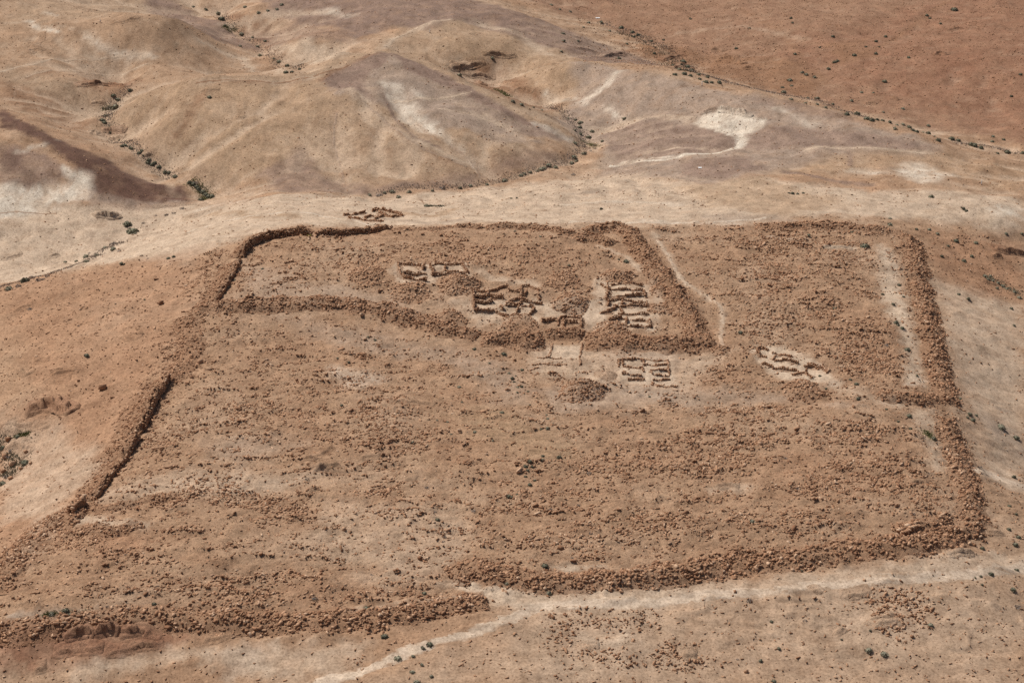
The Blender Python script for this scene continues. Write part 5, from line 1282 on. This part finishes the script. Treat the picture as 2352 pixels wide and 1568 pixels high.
# patches of fresh grass and weeds (nobody could count the blades)
def turf(px, wid, n, mat, label, h=.16):
    pts = pp(px); p, s, nr = smooth_line(pts, .3)
    i = RNG.integers(0, len(s), n); off = RNG.normal(0, wid*.5, n)
    x = p[i,0]+nr[i,0]*off+RNG.normal(0,.3,n); y = p[i,1]+nr[i,1]*off+RNG.normal(0,.3,n); z = HB(x, y)
    a = RNG.uniform(0, 6.28, n); L = RNG.uniform(.6, 1.5, n)*h
    b = np.stack([np.cos(a)*.10, np.sin(a)*.10, np.zeros(n)], 1); t = np.stack([np.sin(a*3)*.09, np.cos(a*3)*.09, L], 1)
    c = np.stack([x, y, z-.02], 1); V = np.stack([c-b, c+b, c+t], 1).reshape(-1,3)
    tag(link('grass', mesh('grass', V, np.arange(3*n).reshape(n,3), mat)), label, kind='stuff')
turf('100,1415 150,1417 205,1413', .8, 2600, M_GRASS, 'strip of fresh grass behind the near wall at left')
turf('40,992 65,996', .9, 1200, M_GRASS, 'fresh grass in the gully at the left edge')
turf('436,418 460,435 485,450 465,459', 1.6, 2200, M_GRASS, 'yellow-green weeds in the last thicket of the gully')
turf('515,60 540,72', 1.6, 900, M_GRASS, 'yellow-green weeds in the upper gully')
turf('1140,205 1170,222', 1.2, 700, M_GRASS, 'weeds in the hollow right of the pointed hill')
turf('1345,325 1370,340', 1.5, 600, M_GRASS, 'weeds on the gully floor below the right ridge')
turf('985,472 1015,474', .6, 700, M_GREEN, 'green trail of weeds on the pale saddle')
turf('2265,635 2300,652 2340,675', 1.6, 900, M_GREEN, 'weeds in the green hollow at the right edge')
turf('2125,990 2145,1010', 1.2, 600, M_GRASS, 'yellowish weeds inside the right gate')
turf('299,206 265,230 243,265 251,300 300,338 350,376 400,405', 2.2, 2600, M_DRY, 'dry scrub along the winding gully', .3)
turf('505,30 530,66 560,85 600,110 640,140 688,160', 2.2, 1800, M_DRY, 'dry scrub along the upper gully', .3)
turf('1380,50 1440,70 1500,100 1570,145 1650,188 1800,212 1900,240 1990,270 2100,300 2240,332 2350,350', 2.4, 5200, M_DRY, 'dry scrub along the dry stream beyond the right ridge', .3)
turf('1420,70 1480,95 1560,150 1590,168', 5.0, 2200, M_DARK, 'dark scrub in the crowded far gully', .35)
turf('1250,245 1320,285 1345,330 1320,368 1240,390 1120,422 1010,430 870,444', 1.8, 2600, M_DRY, 'dry scrub along the gully at the foot of the central hill', .3)
turf('-10,1000 20,1025 50,1055 10,1095', 2.5, 1800, M_GREEN, 'scrub in the green gully at the left edge', .3)
turf('-10,662 60,642 120,630 200,600 280,555', 1.4, 1500, M_DRY, 'dry scrub under the rim at the left', .3)
turf('235,250 262,248', 1.0, 500, M_GRASS, 'weeds at the bend of the winding gully')

# ------------------------------------------------------------------ posts and small finds
def post(px, py_base, h_px, label, mat=M_WHITE, r=.10, name='marker_post'):
    c = P(px, py_base)[0]; hgt = h_px*mpp(c[1])*1.08
    bm = bmesh.new(); bmesh.ops.create_cone(bm, cap_ends=True, segments=10, radius1=r, radius2=r*.92, depth=hgt)
    bmesh.ops.translate(bm, verts=bm.verts, vec=(0,0,hgt/2)); me = bpy.data.meshes.new('shaft'); bm.to_mesh(me); bm.free(); me.materials.append(mat)
    t = empty(name, (c[0], c[1], float(HB(c[:1], c[1:])[0])-.1)); tag(t, label, 'post'); t.rotation_euler = (0, math.radians(3), 0)
    link('shaft', me, t)
    bm = bmesh.new(); bmesh.ops.create_cone(bm, cap_ends=True, segments=10, radius1=r*2.2, radius2=r*1.6, depth=.22); me = bpy.data.meshes.new('footing'); bm.to_mesh(me); bm.free(); me.materials.append(M_LEDGE)
    f = link('footing', me, t); f.location = (0,0,.12)
post(1612,198,11,'white marker post on the crest of the right ridge')
post(2254,424,11,'white marker post on the pale slope at the right edge')
post(987,76,9,'white marker post near the pale track at the top')
post(230,51,8,'white marker post on the upper left hill', r=.09)
post(1618,1391,20,'thin grey pole beside the path', M_STEEL, .035, 'pole')
def plank(px, py, L_px, mat, label, name):
    c = P(px, py)[0]; L = L_px*mpp(c[1]); bm = bmesh.new(); bmesh.ops.create_cube(bm, size=1)
    for v in bm.verts: v.co.x *= L; v.co.y *= .45; v.co.z *= .12
    bmesh.ops.bevel(bm, geom=bm.edges[:], offset=.02, segments=1, affect='EDGES')
    me = bpy.data.meshes.new(name); bm.to_mesh(me); bm.free(); me.materials.append(mat)
    o = link(name, me, loc=(c[0], c[1], float(HB(c[:1], c[1:])[0])+.16)); o.rotation_euler = (math.radians(12), 0, math.radians(4)); return tag(o, label, 'board')
plank(710,543,10, M_YELLOW, 'yellow board lying at the end of the curved standing wall', 'board')
plank(1373,43,10, M_WHITE, 'white board lying on the purple slope at the top', 'board')
plank(1608,387,8, M_WHITE, 'white board lying on the purple slope above the saddle', 'board')
